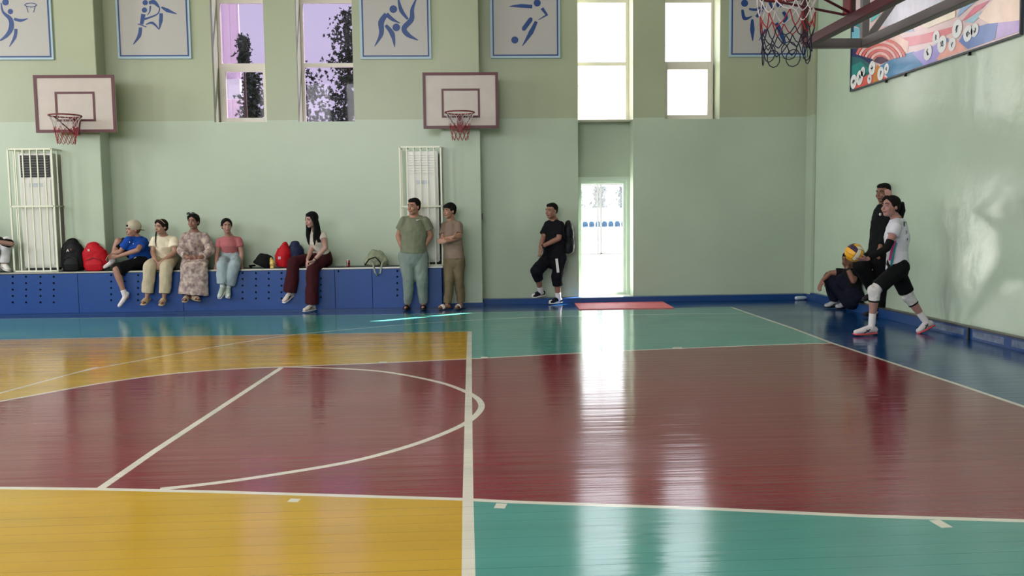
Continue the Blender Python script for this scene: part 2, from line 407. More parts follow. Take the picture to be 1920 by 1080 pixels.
for b in sorted(per):
    y0 = FY0+b*BW; y1 = y0+BW; gap = .00045; tilt = rb.uniform(-.00016, .00016)
    mp = {}; vs = []; fs = []; ms = []
    for f, z in per[b]:
        idx = []
        for k in f:
            if k not in mp:
                x, y = vo[k]; t = (y-y0)/BW*2-1; yy = y0+BW/2+(y-y0-BW/2)*(1-2*gap/BW)
                mp[k] = len(vs); vs.append((x, yy, tilt*t))
            idx.append(mp[k])
        fs.append(idx); ms.append(z)
    # side faces and underside give the board its thickness
    k = len(vs); a0, a1 = y0+gap, y1-gap
    vs += [(XL, a0, -tilt), (XR, a0, -tilt), (XR, a1, tilt), (XL, a1, tilt), (XL, a0, -.012), (XR, a0, -.012), (XR, a1, -.012), (XL, a1, -.012)]
    fs += [(k, k+4, k+5, k+1), (k+2, k+6, k+7, k+3)]; ms += [0, 0]
    me = bpy.data.meshes.new('floor_board'); me.from_pydata(vs, [], fs)
    for m_ in fm: me.materials.append(m_)
    me.polygons.foreach_set('material_index', ms); me.update()
    link('floor_board', me, floor)

# rug by the door
rg = [oz(1076, 568), oz(1243, 566.5), oz(1264, 578.5), oz(1086, 581)]
q = MB(); q.mesh([(p.x, p.y, .001) for p in rg]+[(p.x, p.y, .014) for p in rg], [(3,2,1,0),(4,5,6,7),(0,1,5,4),(1,2,6,5),(2,3,7,6),(3,0,4,7)])
setp(q.build('door_mat', M['rug'], bevel=.004), 'flat pinkish red rubber mat on the floor before the bright door', 'mat')

# ================================================================== windows and door
def frame_rect(mb, x0, x1, z0, z1, y, wd, dp):
    mb.box((x0, y-dp/2, z0), (x0+wd, y+dp/2, z1)); mb.box((x1-wd, y-dp/2, z0), (x1, y+dp/2, z1))
    mb.box((x0+wd, y-dp/2, z0), (x1-wd, y+dp/2, z0+wd)); mb.box((x0+wd, y-dp/2, z1-wd), (x1-wd, y+dp/2, z1))
def make_window(n, x0, x1, gl, casement, handle=True, ztr=(3.985, 5.02), yy=YF, wf_=.05, fr=None):
    fr = fr or M['pvc']
    root = bpy.data.objects.new('window_%d' % n, None); COL.objects.link(root); root.location = ((x0+x1)/2, yy, ZS); root.matrix_world = Matrix.Translation(root.location); root['kind'] = 'structure'
    f = MB(); frame_rect(f, x0, x1, ZS, ZT, yy, wf_, .07); f.build('window_frame', fr, root, bevel=.004)
    for z in ztr:
        t = MB(); t.box((x0+wf_, yy-.035, z-.032), (x1-wf_, yy+.035, z+.032)); t.build('transom', fr, root, bevel=.004)
    zs = [ZS]+list(ztr)+[ZT]
    for i in range(3):
        a, b = zs[i]+(.032 if i else wf_), zs[i+1]-(.032 if i < 2 else wf_)
        xa, xb = x0+wf_, x1-wf_
        if i == 0 and casement:
            s_ = MB(); frame_rect(s_, xa-.03, xb+.03, a-.03, b+.02, yy-.045, .095, .07); so = s_.build('sash', fr, root, bevel=.006)
            if handle:
                h = MB(); h.box((xa+.005, yy-.10, (a+b)/2-.02), (xa+.03, yy-.08, (a+b)/2+.10)); h.build('handle', fr, so, bevel=.003)
            xa += .055; xb -= .055; a += .055; b -= .065
        g = MB(); g.box((xa, yy-.004, a), (xb, yy+.004, b)); g.build('pane', gl, root)
    s_ = MB(); s_.box((x0+.002, YW+.004, ZS+.0005), (x1-.002, yy-.03, ZS+.010)); s_.build('window_sill', M['wall'] if n != 3 else fr, root)
    return root
make_window(1, W1[0], W1[1], M['tint'], True)
make_window(2, W2[0], W2[1], M['tint'], False)
make_window(3, W3[0], W3[1], M['clear'], False, wf_=.055)
make_window(4, W4[0], W4[1], M['clear'], True)
door = bpy.data.objects.new('door_1', None); COL.objects.link(door); door.location = ((W3[0]+W3[1])/2, YF, .03); door.matrix_world = Matrix.Translation(door.location); door['kind'] = 'structure'
q = MB(); q.box((W3[0], YF-.08, 0), (W3[0]+.055, YF+.04, ZD)); q.box((W3[1]-.055, YF-.08, 0), (W3[1], YF+.04, ZD)); q.box((W3[0]+.055, YF-.08, ZD-.07), (W3[1]-.055, YF+.04, ZD)); q.build('door_frame', M['gframe'], door, bevel=.005)
q = MB(); frame_rect(q, W3[0]+.055, W3[1]-.055, .09, ZD-.07, YF, .045, .05); leaf = q.build('door_leaf', M['gframe'], door, bevel=.004)
q = MB(); q.box((W3[0]+.10, YF-.004, .135), (W3[1]-.10, YF+.004, ZD-.115)); q.build('pane', M['clear'], door)
q = MB(); q.box((W3[0], YW-.02, .0), (W3[1], YF+.06, .09)); q.build('threshold', M['pvc'], door, bevel=.008)

# narrow white trims beside the first window seen in the photograph
# ================================================================== posters
def circ(cx, cy_, r, n=18): return [(cx+r*math.cos(2*math.pi*k/n), cy_+r*math.sin(2*math.pi*k/n)) for k in range(n)]
def flat_poly(mb, pts3, nrm, th):
    n_ = len(pts3); d = V(nrm)*th
    vs = [V(p) for p in pts3]+[V(p)+d for p in pts3]
    mb.mesh(vs, [tuple(range(n_)), tuple(range(2*n_-1, n_-1, -1))]+[(i, (i+1) % n_, n_+(i+1) % n_, n_+i) for i in range(n_)])
def stroke2d(pts, ws, n=5):
    P = smooth_poly(pts, n) if len(pts) > 2 else [tuple(pts[0]), tuple(pts[1])]
    W_ = []
    if len(pts) > 2:
        for i in range(len(pts)-1):
            for k in range(n): W_.append(ws[i]+(ws[i+1]-ws[i])*k/n)
        W_.append(ws[-1])
    else: W_ = list(ws)
    L = []; R = []
    for i in range(len(P)):
        a = V(P[max(i-1, 0)]); b = V(P[min(i+1, len(P)-1)]); t = (b-a).normalized(); n_ = V((-t.y, t.x)); p = V(P[i])
        L.append(p+n_*W_[i]/2); R.append(p-n_*W_[i]/2)
    return [(L[i], R[i], R[i+1], L[i+1]) for i in range(len(P)-1)]
YPO = YW-.035
def poster(xl, xr, yb, org, strokes, circles, label, extra=None):
    a = oy(xl, yb, YPO); b = oy(xr, yb, YPO); zb = (a.z+b.z)/2; H = (b.x-a.x)*1.42
    root = empty('sport_poster', ((a.x+b.x)/2, YPO, zb), label, 'poster', 'sport pictogram posters high on the far wall')
    q = MB(); q.box((a.x, YPO, zb), (b.x, YW-.002, zb+H)); q.build('panel', M['pedge'], root, bevel=.004)
    q = MB(); i = .035; frame_rect(q, a.x+i, b.x-i, zb+i, zb+H-i, YPO-.003, .022, .004); q.build('border', M['pblue'], root)
    q = MB(); i = .057; q.box((a.x+i, YPO-.002, zb+i), (b.x-i, YPO+.001, zb+H-i)); q.build('print_ground', M['poster'], root)
    q = MB(); off = 0
    def tr(p): c = oy(org[0]+p[0]/3.6, org[1]+p[1]/3.6, YPO-.003); return (c.x, YPO-.003, c.z)
    for pts, ws in strokes:
        off += .0002
        for quad in stroke2d(pts, ws): flat_poly(q, [V(tr(p))-V((0, off, 0)) for p in quad], (0, -1, 0), .0015)
    for c in circles: flat_poly(q, [tr(p) for p in circ(*c)], (0, -1, 0), .0015)
    o_ = q.build('pictogram', M['pblue'], root); o_['kind'] = 'stuff'
poster(-38, 101, 112, (0, 0), [([(8,20),(20,80),(70,130),(75,190),(45,240),(0,275)], (6,14,30,34,24,8)), ([(95,128),(140,138),(190,125)], (18,20,2)), ([(108,195),(100,250),(62,318)], (20,22,2)),
    ([(165,35),(180,25),(207,21),(235,25),(248,35)], (5,5,5,5,5)), ([(165,35),(185,44),(207,47),(232,44),(248,35)], (5,5,5,5,5)), ([(178,40),(190,84)], (5,4)), ([(238,40),(227,84)], (5,4))],
    [(37,15,22), (70,78,18)], 'blue and white poster of a basketball shooting figure with a hoop, leftmost on the wall')
poster(221, 359, 110, (0, 0), [([(1005,20),(1040,15),(1075,50)], (20,30,10)), ([(1015,40),(1010,80),(992,103)], (12,8,2)), ([(1090,48),(1130,70),(1195,95)], (10,26,2)), ([(1078,50),(1062,95),(975,130)], (6,8,14)),
    ([(968,95),(955,165)], (30,22)), ([(930,162),(988,182)], (6,6)), ([(985,165),(1030,155),(1075,200)], (4,18,4)), ([(1088,90),(1085,140),(1075,200)], (22,24,2)), ([(948,185),(940,240),(900,300)], (20,24,3))],
    [(980,18,18), (975,68,18)], 'blue and white poster of a judo throw with belt, left of the two tinted windows')
poster(676, 809, 110.5, (380, 0), [([(1240,95),(1205,150),(1205,230),(1160,315)], (30,40,30,2)), ([(1240,95),(1280,130),(1335,158)], (30,24,2)), ([(1235,170),(1280,230),(1297,320)], (20,34,2)),
    ([(1320,-10),(1340,70),(1385,130)], (8,28,14)), ([(1445,-15),(1415,60),(1410,130),(1360,190),(1385,235),(1455,272)], (4,24,34,36,32,3))], [(1287,62,26), (1307,185,26)],
    'blue and white poster of two wrestling figures, right of the tinted windows')
poster(920, 1051, 109, (780, 0), [([(630,43),(710,40),(785,45)], (3,26,24)), ([(850,55),(885,103)], (22,14)), ([(888,98),(825,135)], (12,3)), ([(775,130),(727,195)], (30,30)), ([(812,145),(775,220),(717,312)], (20,32,2))],
    [(818,20,24), (667,270,24), (774,130,13), (728,195,13)], 'blue and white poster of a football player kicking a ball, left of the bright window')
poster(1367, 1513, 106.5, (1060, 0), [([(1195,65),(1210,125),(1262,110)], (16,26,3)), ([(1240,60),(1290,65),(1340,30)], (14,18,4)), ([(1262,130),(1262,200),(1265,278)], (14,32,2)), ([(1345,40),(1290,115)], (20,20)),
    ([(1385,5),(1385,40),(1405,65)], (20,24,12)), ([(1470,80),(1490,120),(1465,165)], (20,26,6)), ([(1425,155),(1450,210),(1480,290)], (20,34,20)), ([(1355,200),(1305,275)], (22,2))],
    [(1210,22,24), (1445,30,22)], 'blue and white poster of two boxing figures, behind the big basket net')

# ================================================================== practice baskets
def net(mb, c, r0, r1, h, nst=12, rows=5, rad=.004, nmat=(0, 1), split=.5, sag=0.0, seed=1):
    rr = random.Random(seed); P = []
    for j in range(rows+1):
        t = j/rows; r = r0+(r1-r0)*(t**.6); row = []
        for k in range(nst):
            th = 2*math.pi*(k+.5*(j % 2))/nst
            row.append(V(c)+V((r*math.cos(th)+rr.uniform(-1, 1)*sag, r*math.sin(th)+rr.uniform(-1, 1)*sag, -h*t+rr.uniform(-1, 1)*sag)))
        P.append(row)
    for j in range(rows):
        t = (j+.5)/rows; mb.cur = nmat[min(int(t*len(nmat)), len(nmat)-1)]
        for k in range(nst):
            for d in ((0, 1) if j % 2 else (-1, 0)):
                a = P[j][k]; b = P[j+1][(k+d) % nst]
                m_ = (a+b)/2+V((0, 0, -.012*(1+sag*20)))
                mb.loft([a, m_, b], [rad]*3, n=5, round_=(False, False))
    mb.cur = 0
def practice_basket(tl, br, rimc, rimz_py, label, leanstrut):
    YBd = YP-.18
    a = oy(tl[0], tl[1], YBd); b = oy(br[0], br[1], YBd); x0, x1, z1, z0 = a.x, b.x, a.z, b.z
    root = empty('practice_basket', ((x0+x1)/2, YBd, z0), label, 'basketball hoop', 'practice baskets on the far wall')
    q = MB(); q.box((x0, YBd, z0), (x1, YBd+.03, z1)); q.build('backboard', M['board'], root, bevel=.003)
    q = MB(); frame_rect(q, x0, x1, z0, z1, YBd-.004, .045, .012); q.build('border', M['maroon'], root)
    xm = (x0+x1)/2; zi = z0+.17; q = MB(); frame_rect(q, xm-.30, xm+.30, zi, zi+.45, YBd-.003, .032, .006); q.build('target_rectangle', M['maroon'], root)
    for xx in (xm-.2, xm+.2):
        for zz in (z0+.12, z1-.15):
            q = MB(); q.bar((xx, YBd+.03, zz), (xx, YP, zz), .05, .05); q.build('wall_bracket', M['maroon'], root)
    rc = oy(rimc, rimz_py, YBd-.36); R = .225
    q = MB(); n_ = 32; pts = [rc+V((R*math.cos(2*math.pi*k/n_), R*math.sin(2*math.pi*k/n_), 0)) for k in range(n_+1)]
    q.tube(pts, .011, 8); q.build('rim', M['red'], root, smooth=True)
    q = MB(); q.box((rc.x-.05, YBd-.012, rc.z-.26), (rc.x+.05, YBd, rc.z+.01)); q.box((rc.x-.05, YBd-.145, rc.z-.02), (rc.x+.05, YBd, rc.z+.0)); q.build('rim_bracket', M['red'], root)
    for sx in (-1, 1):
        q = MB(); q.bar(rc+V((sx*.2, .08, 0)), (rc.x+sx*.03, YBd-.01, rc.z-.24), .012, .012); q.build('strut', M['maroon'], root)
    q = MB(); net(q, rc, R, .12, .42, rad=.0036, seed=int(rimc)); q.build('net', [M['netw'], M['netr']], root)
practice_basket((62, 141), (219, 248), 122, 217, 'small white basketball board with maroon border on the left pillar', 1)
practice_basket((792, 136), (935, 240.5), 862, 211, 'small white basketball board with maroon border above the standing men', 0)

# ================================================================== bench platform
YFr = 13.56; ZB = .672
xb1 = oy(831, 540, YFr).x
bench = empty('storage_bench', (oy(400, 590, YFr).x, YFr, 0), 'long blue panelled bench with round holes along the far wall', 'bench')
holes = []
for cols, rows in (((24, 49, 76, 101), (519, 531, 543, 555, 567)), ((208.5, 234, 259), (516, 528, 540, 552, 563)), ((455, 480, 504, 528), (512, 523, 535.5, 548, 559.5)), ((601.5,), (522, 534, 546, 557)), ((634.5,), (508.5,)), ((745,), (508, 519, 531, 543, 554)), ((-60, -35), (520, 532, 544, 556, 568))):
    for c in cols:
        for r_ in rows: holes.append(oy(c, r_, YFr))
seams = [XL+2, oy(-120, 550, YFr).x, oy(147, 550, YFr).x, oy(343, 550, YFr).x, oy(628.5, 550, YFr).x, oy(698.5, 550, YFr).x, xb1]
for i in range(len(seams)-1):
    x0, x1 = seams[i]+.004, seams[i+1]-.004
    vin = [V((x0, .03)), V((x1, .03)), V((x1, ZB-.03)), V((x0, ZB-.03))]; fin = [[0, 1, 2, 3]]; rings = []
    for h in holes:
        if x0+.03 < h.x < x1-.03:
            k = len(vin); vin += [V((h.x+.017*math.cos(2*math.pi*j/10), h.z+.017*math.sin(2*math.pi*j/10))) for j in range(10)]; fin.append(list(range(k, k+10))); rings.append(h)
    vo, eo, fo, ov, oe, of = delaunay_2d_cdt(vin, [], fin, 0, 1e-6, True)
    q = MB(); q.mesh([(v[0], YFr, v[1]) for v in vo], [tuple(f) for f, og in zip(fo, of) if og == [0]])
    for h in rings:
        ring = [V((h.x+.017*math.cos(2*math.pi*j/10), 0, h.z+.017*math.sin(2*math.pi*j/10))) for j in range(10)]
        q.mesh([(p.x, YFr, p.z) for p in ring]+[(p.x, YFr+.02, p.z) for p in ring], [(j, (j+1) % 10, 10+(j+1) % 10, 10+j) for j in range(10)])
    for (ax, az, bx, bz) in ((x0, .03, x1, .03), (x1, .03, x1, ZB-.03), (x1, ZB-.03, x0, ZB-.03), (x0, ZB-.03, x0, .03)):
        q.mesh([(ax, YFr, az), (bx, YFr, bz), (bx, YFr+.02, bz), (ax, YFr+.02, az)], [(0, 1, 2, 3)])
    q.build('bench_panel', M['bench'], bench)
q = MB(); q.box((seams[0], YFr+.03, 0), (xb1-.02, YW-.03, ZB-.03)); q.build('bench_core', M['hole'], bench)  # near-black colour stands in for the shade inside the holes
q = MB(); q.box((xb1-.02, YFr+.0, .03), (xb1, YW, ZB-.03)); q.build('end_panel', M['bench'], bench)
q = MB(); q.box((seams[0], YFr+.01, 0), (xb1-.005, YFr+.03, .03)); q.build('plinth', M['skirt'], bench)
q = MB(); q.box((seams[0], YFr+.02, ZB-.03), (xb1, YW-.001, ZB)); q.build('bench_top', M['benchtop'], bench, bevel=.003)
q = MB(); q.box((seams[0], YFr-.008, ZB-.022), (xb1+.004, YFr+.02, ZB+.002)); q.build('metal_edge', M['alu'], bench, bevel=.006)

# ================================================================== air conditioners in cages
def ac_cage(xl, xr, ytop, label1, label2, xoff=0, darkvent=True):
    YC = 13.62; a = oy(xl, ytop, YC); b = oy(xr, ytop, YC); zt = (a.z+b.z)/2; x0, x1 = a.x, b.x; yb = 13.98 if xl > 500 else 14.1
    z0 = ZB+.002
    root = empty('protective_cage', ((x0+x1)/2, YC, z0), label1, 'cage', 'barred cages around the air conditioners')
    t = .026
    for (x, y) in ((x0, YC), (x1, YC), (x0, yb), (x1, yb)):
        q = MB(); q.bar((x, y, z0), (x, y, zt), t, t); q.build('post', M['cage'], root, bevel=.003)
    zm = oy((xl+xr)/2, 387, YC).z
    for z in (z0+.015, zm, zt-.013):
        q = MB(); q.bar((x0, YC, z), (x1, YC, z), t, t*.9, lat=(0, 1, 0)); q.build('rail', M['cage'], root)
        for x in (x0, x1):
            q = MB(); q.bar((x, YC, z), (x, yb, z), t, t*.9); q.build('rail', M['cage'], root)
    nbar = 5
    for k in range(1, nbar+1):
        x = x0+(x1-x0)*k/(nbar+1)
        q = MB(); q.bar((x, YC, z0), (x, YC, zt), .017, .017); q.build('bar', M['cage'], root)
        if k < nbar+1:
            q = MB(); q.bar((x, YC, zt-.013), (x, yb, zt-.013), .015, .015); q.build('bar', M['cage'], root)
    for x in (x0, x1):
        for k in (1, 2):
            y = YC+(yb-YC)*k/3; q = MB(); q.bar((x, y, z0), (x, y, zt), .017, .017); q.build('bar', M['cage'], root)
    u0, u1 = x0+.10+xoff, x1-.05+xoff*.3; yu = YC+.10; zu = zt-.07; yq = min(YW-.02, yu+.36) if xl < 500 else YP-.005 if False else YW-.03
    ac = empty('air_conditioner', ((u0+u1)/2, yu, z0), label2, 'air conditioner', 'floor standing air conditioners on the bench')
    q = MB(); q.box((u0, yu, z0+.06), (u1, yq, zu)); q.build('casing', M['ac'], ac, bevel=.015)
    q = MB(); q.box((u0+.03, yu-.012, z0+.10), (u1-.03, yu+.002, zu-.40)); q.build('front_panel', M['ac'], ac, bevel=.006)
    q = MB(); q.box((u0+.03, yu+.02, z0), (u1-.03, yq, z0+.06)); q.build('base', M['vent'], ac)  # black strip stands in for the shadow under the casing
    q = MB(); q.box((u0+.03, yu-.006, zu-.37), (u1-.03, yu+.01, zu-.03)); vt = q.build('air_outlet', M['vent'] if darkvent else M['ac'], ac)
    for k in range(8):
        z = zu-.06-k*.04; q = MB(); q.box((u0+.04, yu-.022, z-.006), (u1-.04, yu-.004, z+.006)); q.build('slat', mat('vent_slat', (96, 96, 96), .5) if darkvent and k == 0 else (bpy.data.materials['vent_slat'] if darkvent else M['ac']), vt)
    q = MB(); q.box(((u0+u1)/2-.10, yu-.016, zu-.52), ((u0+u1)/2+.10, yu-.011, zu-.46)); q.build('display_panel', mat('display_film', (190, 196, 204), .15), ac)
ac_cage(14, 96, 278, 'cream steel bar cage at the left end of the bench', 'white air conditioner with dark top vent inside the left cage')
ac_cage(749, 826, 274, 'cream steel bar cage behind the man in the olive shirt', 'white air conditioner inside the cage behind the olive shirt man', darkvent=False)

# small switch box on the second pillar
q = MB(); c = oy(903.5, 405.5, YP+.08); xs = oy(901, 300, YP).x
q.box((xs, YP+.03, c.z-.055), (xs+.03, YP+.11, c.z+.045)); sb = q.build('switch_box', M['blackplastic'], bevel=.004)
setp(sb, 'small dark switch box on the side of the pillar beside the boy', 'switch')
q = MB(); q.box((xs+.008, YP+.024, c.z-.02), (xs+.022, YP+.03, c.z+.01)); q.build('switch', M['red'], sb)

# ================================================================== mural on the right wall
XM = XR-.03
mc = oxp = ox(1595, 172, XM); mr = ox(1914, 62.5, XM)
ya, yb_ = mr.y, mc.y; zb = (mc.z+mr.z)/2; ztop = zb+2.6
mural = empty('mural_panel', (XM, (ya+yb_)/2, zb), 'large colourful printed mural panel with round white badges on right wall', 'mural')
q = MB(); q.box((XM, ya, zb), (XR-.002, yb_, ztop)); q.build('panel', mat('mural_ground_print', (226, 196, 198), .16, var=.08, vscale=1.5), mural)
q = MB(); frame_rect(q, ya-.01, yb_+.01, zb-.01, ztop, 0, .02, .034)
q2 = MB(); q2.mesh([(XM+.004+v[1], v[0], v[2]) for v in q.v], q.f); q2.build('edge_frame', mat('mural_dark_edge', (46, 48, 62), .4), mural)
def mp_(p, lift): c = ox(1580+p[0]/5.647, p[1]/5.647, XM); return (XM-.0008-lift, min(max(c.y, ya+.012), yb_-.012), min(max(c.z, zb+.012), ztop-.012))
mur = [((30, 96, 104), [(85,480),(200,490),(330,640),(300,800),(130,960),(80,975)]), ((34, 40, 92), [(90,500),(190,525),(330,650),(310,690),(190,610),(90,600)]), ((22, 130, 130), [(92,700),(190,650),(290,740),(200,810),(92,860)]),
       ((226, 92, 84), [(120,965),(180,840),(300,775),(400,800),(475,828)]), ((206, 132, 62), [(318,880),(330,760),(372,680),(440,770),(425,842)]),
       ((62, 134, 184), [(395,700),(500,640),(640,575),(760,545),(860,690),(680,755),(480,822)]), ((150, 140, 210), [(740,560),(1000,470),(1100,470),(1010,640),(860,695)]),
       ((120, 150, 200), [(1005,440),(1120,400),(1130,470),(1050,520)]),
       ((222, 128, 136), [(640,400),(830,370),(1180,280),(1190,330),(960,440),(700,490)]), ((238, 198, 182), [(560,360),(700,440),(690,540),(630,585),(500,480)]),
       ((236, 168, 158), [(985,640),(1120,440),(1230,430),(1315,525)]), ((104, 128, 190), [(1235,440),(1290,330),(1520,255),(1650,232),(1610,420),(1330,520)]),
       ((184, 156, 214), [(1650,232),(1880,215),(1880,330),(1620,420)]), ((214, 110, 134), [(1265,225),(1400,70),(1560,0),(1490,80),(1310,205)]), ((150, 184, 204), [(1290,230),(1480,115),(1440,190),(1385,245)]),
       ((150, 176, 216), [(1270,0),(1430,0),(1215,190)]), ((34, 146, 156), [(95,230),(150,175),(225,200),(225,340),(170,290),(95,270)]), ((120, 190, 210), [(95,290),(170,300),(222,340),(222,420),(95,420)]),
       ((24, 60, 90), [(98,200),(122,200),(122,340),(98,340)]), ((120, 200, 200), [(300,100),(390,60),(395,160),(300,240)]), ((160, 190, 220), [(580,300),(700,250),(760,330),(600,350)]),
       ((244, 214, 196), [(1440,180),(1600,0),(1880,0),(1880,215),(1560,250)]), ((240, 224, 206), [(800,250),(1000,120),(1200,60),(1200,180),(900,300)]), ((206, 206, 220), [(420,120),(560,0),(1100,0),(700,200),(430,290)])]
ml = [mat('mural_print', c_, .16, var=.12, vscale=4) for c_, _ in mur]
q = MB()
for i, (c_, pl) in enumerate(mur):
    q.cur = i; flat_poly(q, [mp_(p, .0003*i) for p in pl], (-1, 0, 0), .0003)
q.build('mural_shapes', ml, mural)
q = MB()
for j in range(7):
    r_ = 250-j*32; q.cur = j % 2
    pts = [(405+r_*1.05*math.cos(math.radians(a)), 650-r_*math.sin(math.radians(a))*.95) for a in range(12, 172, 10)]
    for quad in stroke2d(pts, [26]*len(pts), 1): flat_poly(q, [mp_(p, .008) for p in quad], (-1, 0, 0), .0003)
q.cur = 2; flat_poly(q, [mp_(p, .0084) for p in ((330,650),(370,605),(430,600),(495,640),(410,680))], (-1, 0, 0), .0003)
q.build('rainbow_arcs', [mat('mural_coral', (220, 104, 98), .22), mat('mural_pink', (240, 180, 176), .22), mat('mural_plum', (72, 30, 66), .25)], mural)
mb_d = mat('badge_ink', (60, 66, 84), .3); mb_w = mat('badge_white', (226, 224, 226), .25)
for (bx, by, br) in ((121,865,75),(187,823,78),(220,758,50),(317,720,75),(290,835,50),(408,780,72),(470,727,55),(908,555,82),(995,395,70),(1058,468,90),(1165,470,70),(1220,305,95),(1333,355,85),(1405,320,70)):
    c = ox(1580+bx/5.647, by/5.647, XM); r_ = br/5.647*c.y/1600
    pts = [(XM-.0085, c.y+r_*math.cos(2*math.pi*k/20), c.z+r_*math.sin(2*math.pi*k/20)) for k in range(20)]
    q = MB(); flat_poly(q, pts, (-1, 0, 0), .0006); bo = q.build('badge', mb_w, mural)
    q = MB(); rr = random.Random(bx)
    for kk in range(3):
        a0 = rr.uniform(0, 6.28); p = (c.y+r_*.4*math.cos(a0), c.z+r_*.4*math.sin(a0)); p2_ = (c.y+rr.uniform(-.2, .2)*r_, c.z+rr.uniform(-.3, .3)*r_); p3 = (c.y-r_*.45*math.cos(a0+.5), c.z-r_*.45*math.sin(a0+.5))
        for quad in stroke2d([p, p2_, p3], (r_*.1, r_*.2, r_*.06)): flat_poly(q, [(XM-.0093, u[0], u[1]) for u in quad], (-1, 0, 0), .0008)
    q.build('emblem', mb_d, bo)
for xx, yy_ in ((1661, 150), (1817, 95), (1697, 138)):
    c = ox(xx, yy_, XM); q = MB(); q.box((XM-.012, c.y-.012, zb-.045), (XM+.02, c.y+.012, zb+.005)); q.build('hanging_hook', M['blackplastic'], mural)

# ================================================================== main basket (overhead, upper right)
XBd = 2.87; YA, YBn = 7.26, 5.46; ZBt = 2.865; XBk = 3.37
mbk = empty('main_basket', (XR, (YA+YBn)/2, ZBt), 'big basketball hoop with dark red frame and grey truss fixed to right wall', 'basketball hoop')
tw = .075
def member(name, p, q_, m_, a=tw, b=tw, lat=(1, 0, 0), parent=mbk):
    k = MB(); k.bar(p, q_, a, b, lat=lat); return k.build(name, m_, parent, bevel=.004)
member('board_frame', (XBd, YBn, ZBt), (XBd, YA, ZBt), M['steelred'])
member('board_frame', (XBd, YBn, ZBt+1.12), (XBd, YA, ZBt+1.12), M['steelred'])
member('board_frame', (XBd-.02, YA, ZBt), (XBd-.02, YA, ZBt+1.12), M['steelred'], a=.05, b=.05)
member('board_frame', (XBd, YBn, ZBt), (XBd, YBn, ZBt+1.12), M['steelred'], a=.05, b=.05)
ym = (YA+YBn)/2
member('centre_post', (XBd+.01, ym+.08, ZBt), (XBd+.01, ym+.08, ZBt+1.12), M['steelred'], a=.05, b=.07)
k = MB(); k.box((XBd-.05, YBn, ZBt+.04), (XBd-.038, YA, ZBt+1.10)); k.build('clear_board', M['acryl'], mbk)
member('truss_tube', (XBk, YBn, ZBt), (XBk, YA, ZBt), M['grey'])
member('truss_tube', (XBk, YBn, ZBt+1.4), (XBk, YA, ZBt+1.4), M['grey'])
for yy_ in (YA, YBn):
    member('truss_tube', (XBd+.04, yy_, ZBt), (XBk-.04, yy_, ZBt), M['grey'], lat=(0, 1, 0))
    member('truss_tube', (XBk, yy_, ZBt), (XBk, yy_, ZBt+1.4), M['grey'], a=.06, b=.06)
    member('truss_tube', (XBk+.04, yy_, ZBt+.05), (XR, yy_, ZBt+3.2), M['grey'], a=.05, b=.05, lat=(0, 1, 0))
    member('truss_tube', (XBk, yy_, ZBt+1.4), (XR, yy_, ZBt+1.4), M['grey'], a=.06, b=.06, lat=(0, 1, 0))
    member('truss_tube', (XBd, yy_, ZBt+1.12), (XBk, yy_, ZBt+1.4), M['grey'], a=.05, b=.05, lat=(0, 1, 0))
rc = V((2.36, ym, 3.05)); R = .225
k = MB(); pts = [rc+V((R*math.cos(2*math.pi*j/36), R*math.sin(2*math.pi*j/36), 0)) for j in range(37)]; k.tube(pts, .010, 8); k.build('rim', M['red'], mbk, smooth=True)
k = MB(); k.box((rc.x+R-.01, ym-.06, 3.02), (XBd-.05, ym+.06, 3.045)); k.box((XBd-.06, ym-.06, 2.90), (XBd-.048, ym+.06, 3.05)); k.build('rim_bracket', M['red'], mbk)
for s_ in (-1, 1):
    k = MB(); k.bar(rc+V((0.0, s_*R, 0)), (XBd-.055, ym+s_*.04, 2.905), .014, .014); k.build('strut', M['steelred'], mbk)
k = MB(); net(k, rc, R, .17, .43, nst=10, rows=5, rad=.0042, nmat=(0, 0, 1, 2, 2), sag=.016, seed=5)
for j in range(7):   # closing loops at the foot of the net
    th = 2*math.pi*j/7; p = rc+V((.165*math.cos(th), .165*math.sin(th), -.38)); k.cur = 2
    lp = [p+V((-.055*math.sin(th)*math.sin(a), .055*math.cos(th)*math.sin(a), -.065*(1-math.cos(a)))) for a in [i*math.pi/5 for i in range(11)]]
    k.tube(lp, .004, 5)
k.build('net', [M['netw'], M['netr'], M['netb']], mbk)

# ================================================================== outdoors
g = MB(); g.box((-60, YB, -.15), (60, 110, -.05)); setp(g.build('outdoor_ground', M['ground']), kind='structure')
yo = 57
g = MB(); g.box((-6, yo, -.05), (14, yo+.3, oz(1130, 390, 0).z*0+1.42+(407-390)*yo/1600)); setp(g.build('low_wall', M['outwhite']), 'white low wall outside behind the blue seats', 'wall')
g = MB(); g.box((-6, yo-2.4, -.05), (14, yo-.9, .72)); setp(g.build('grandstand_step', M['outwhite']), 'white concrete stand step under the blue seats outside', 'step')
for i in range(9):
    c = oy(1086+i*12.1-12, 430, yo-1.6)
    st = MB(); st.loft([(c.x, c.y+.16, .80), (c.x, c.y+.20, 1.0), (c.x, c.y+.22, 1.12)], [(.17, .03), (.18, .03), (.13, .03)], lat=(1, 0, 0), n=12)
    root = empty('stadium_seat', (c.x, c.y, .72), ('first', 'second', 'third', 'fourth', 'fifth', 'sixth', 'seventh', 'eighth', 'ninth')[i]+' blue stadium seat from the left in the row seen through the door', 'seat', 'blue stadium seats outside')
    st.build('backrest', M['seatblue'], root, smooth=True)
    st = MB(); st.loft([(c.x, c.y-.2, .80), (c.x, c.y+.18, .78)], [(.18, .03), (.19, .03)], lat=(1, 0, 0), n=12); st.build('seat', M['seatblue'], root, smooth=True)
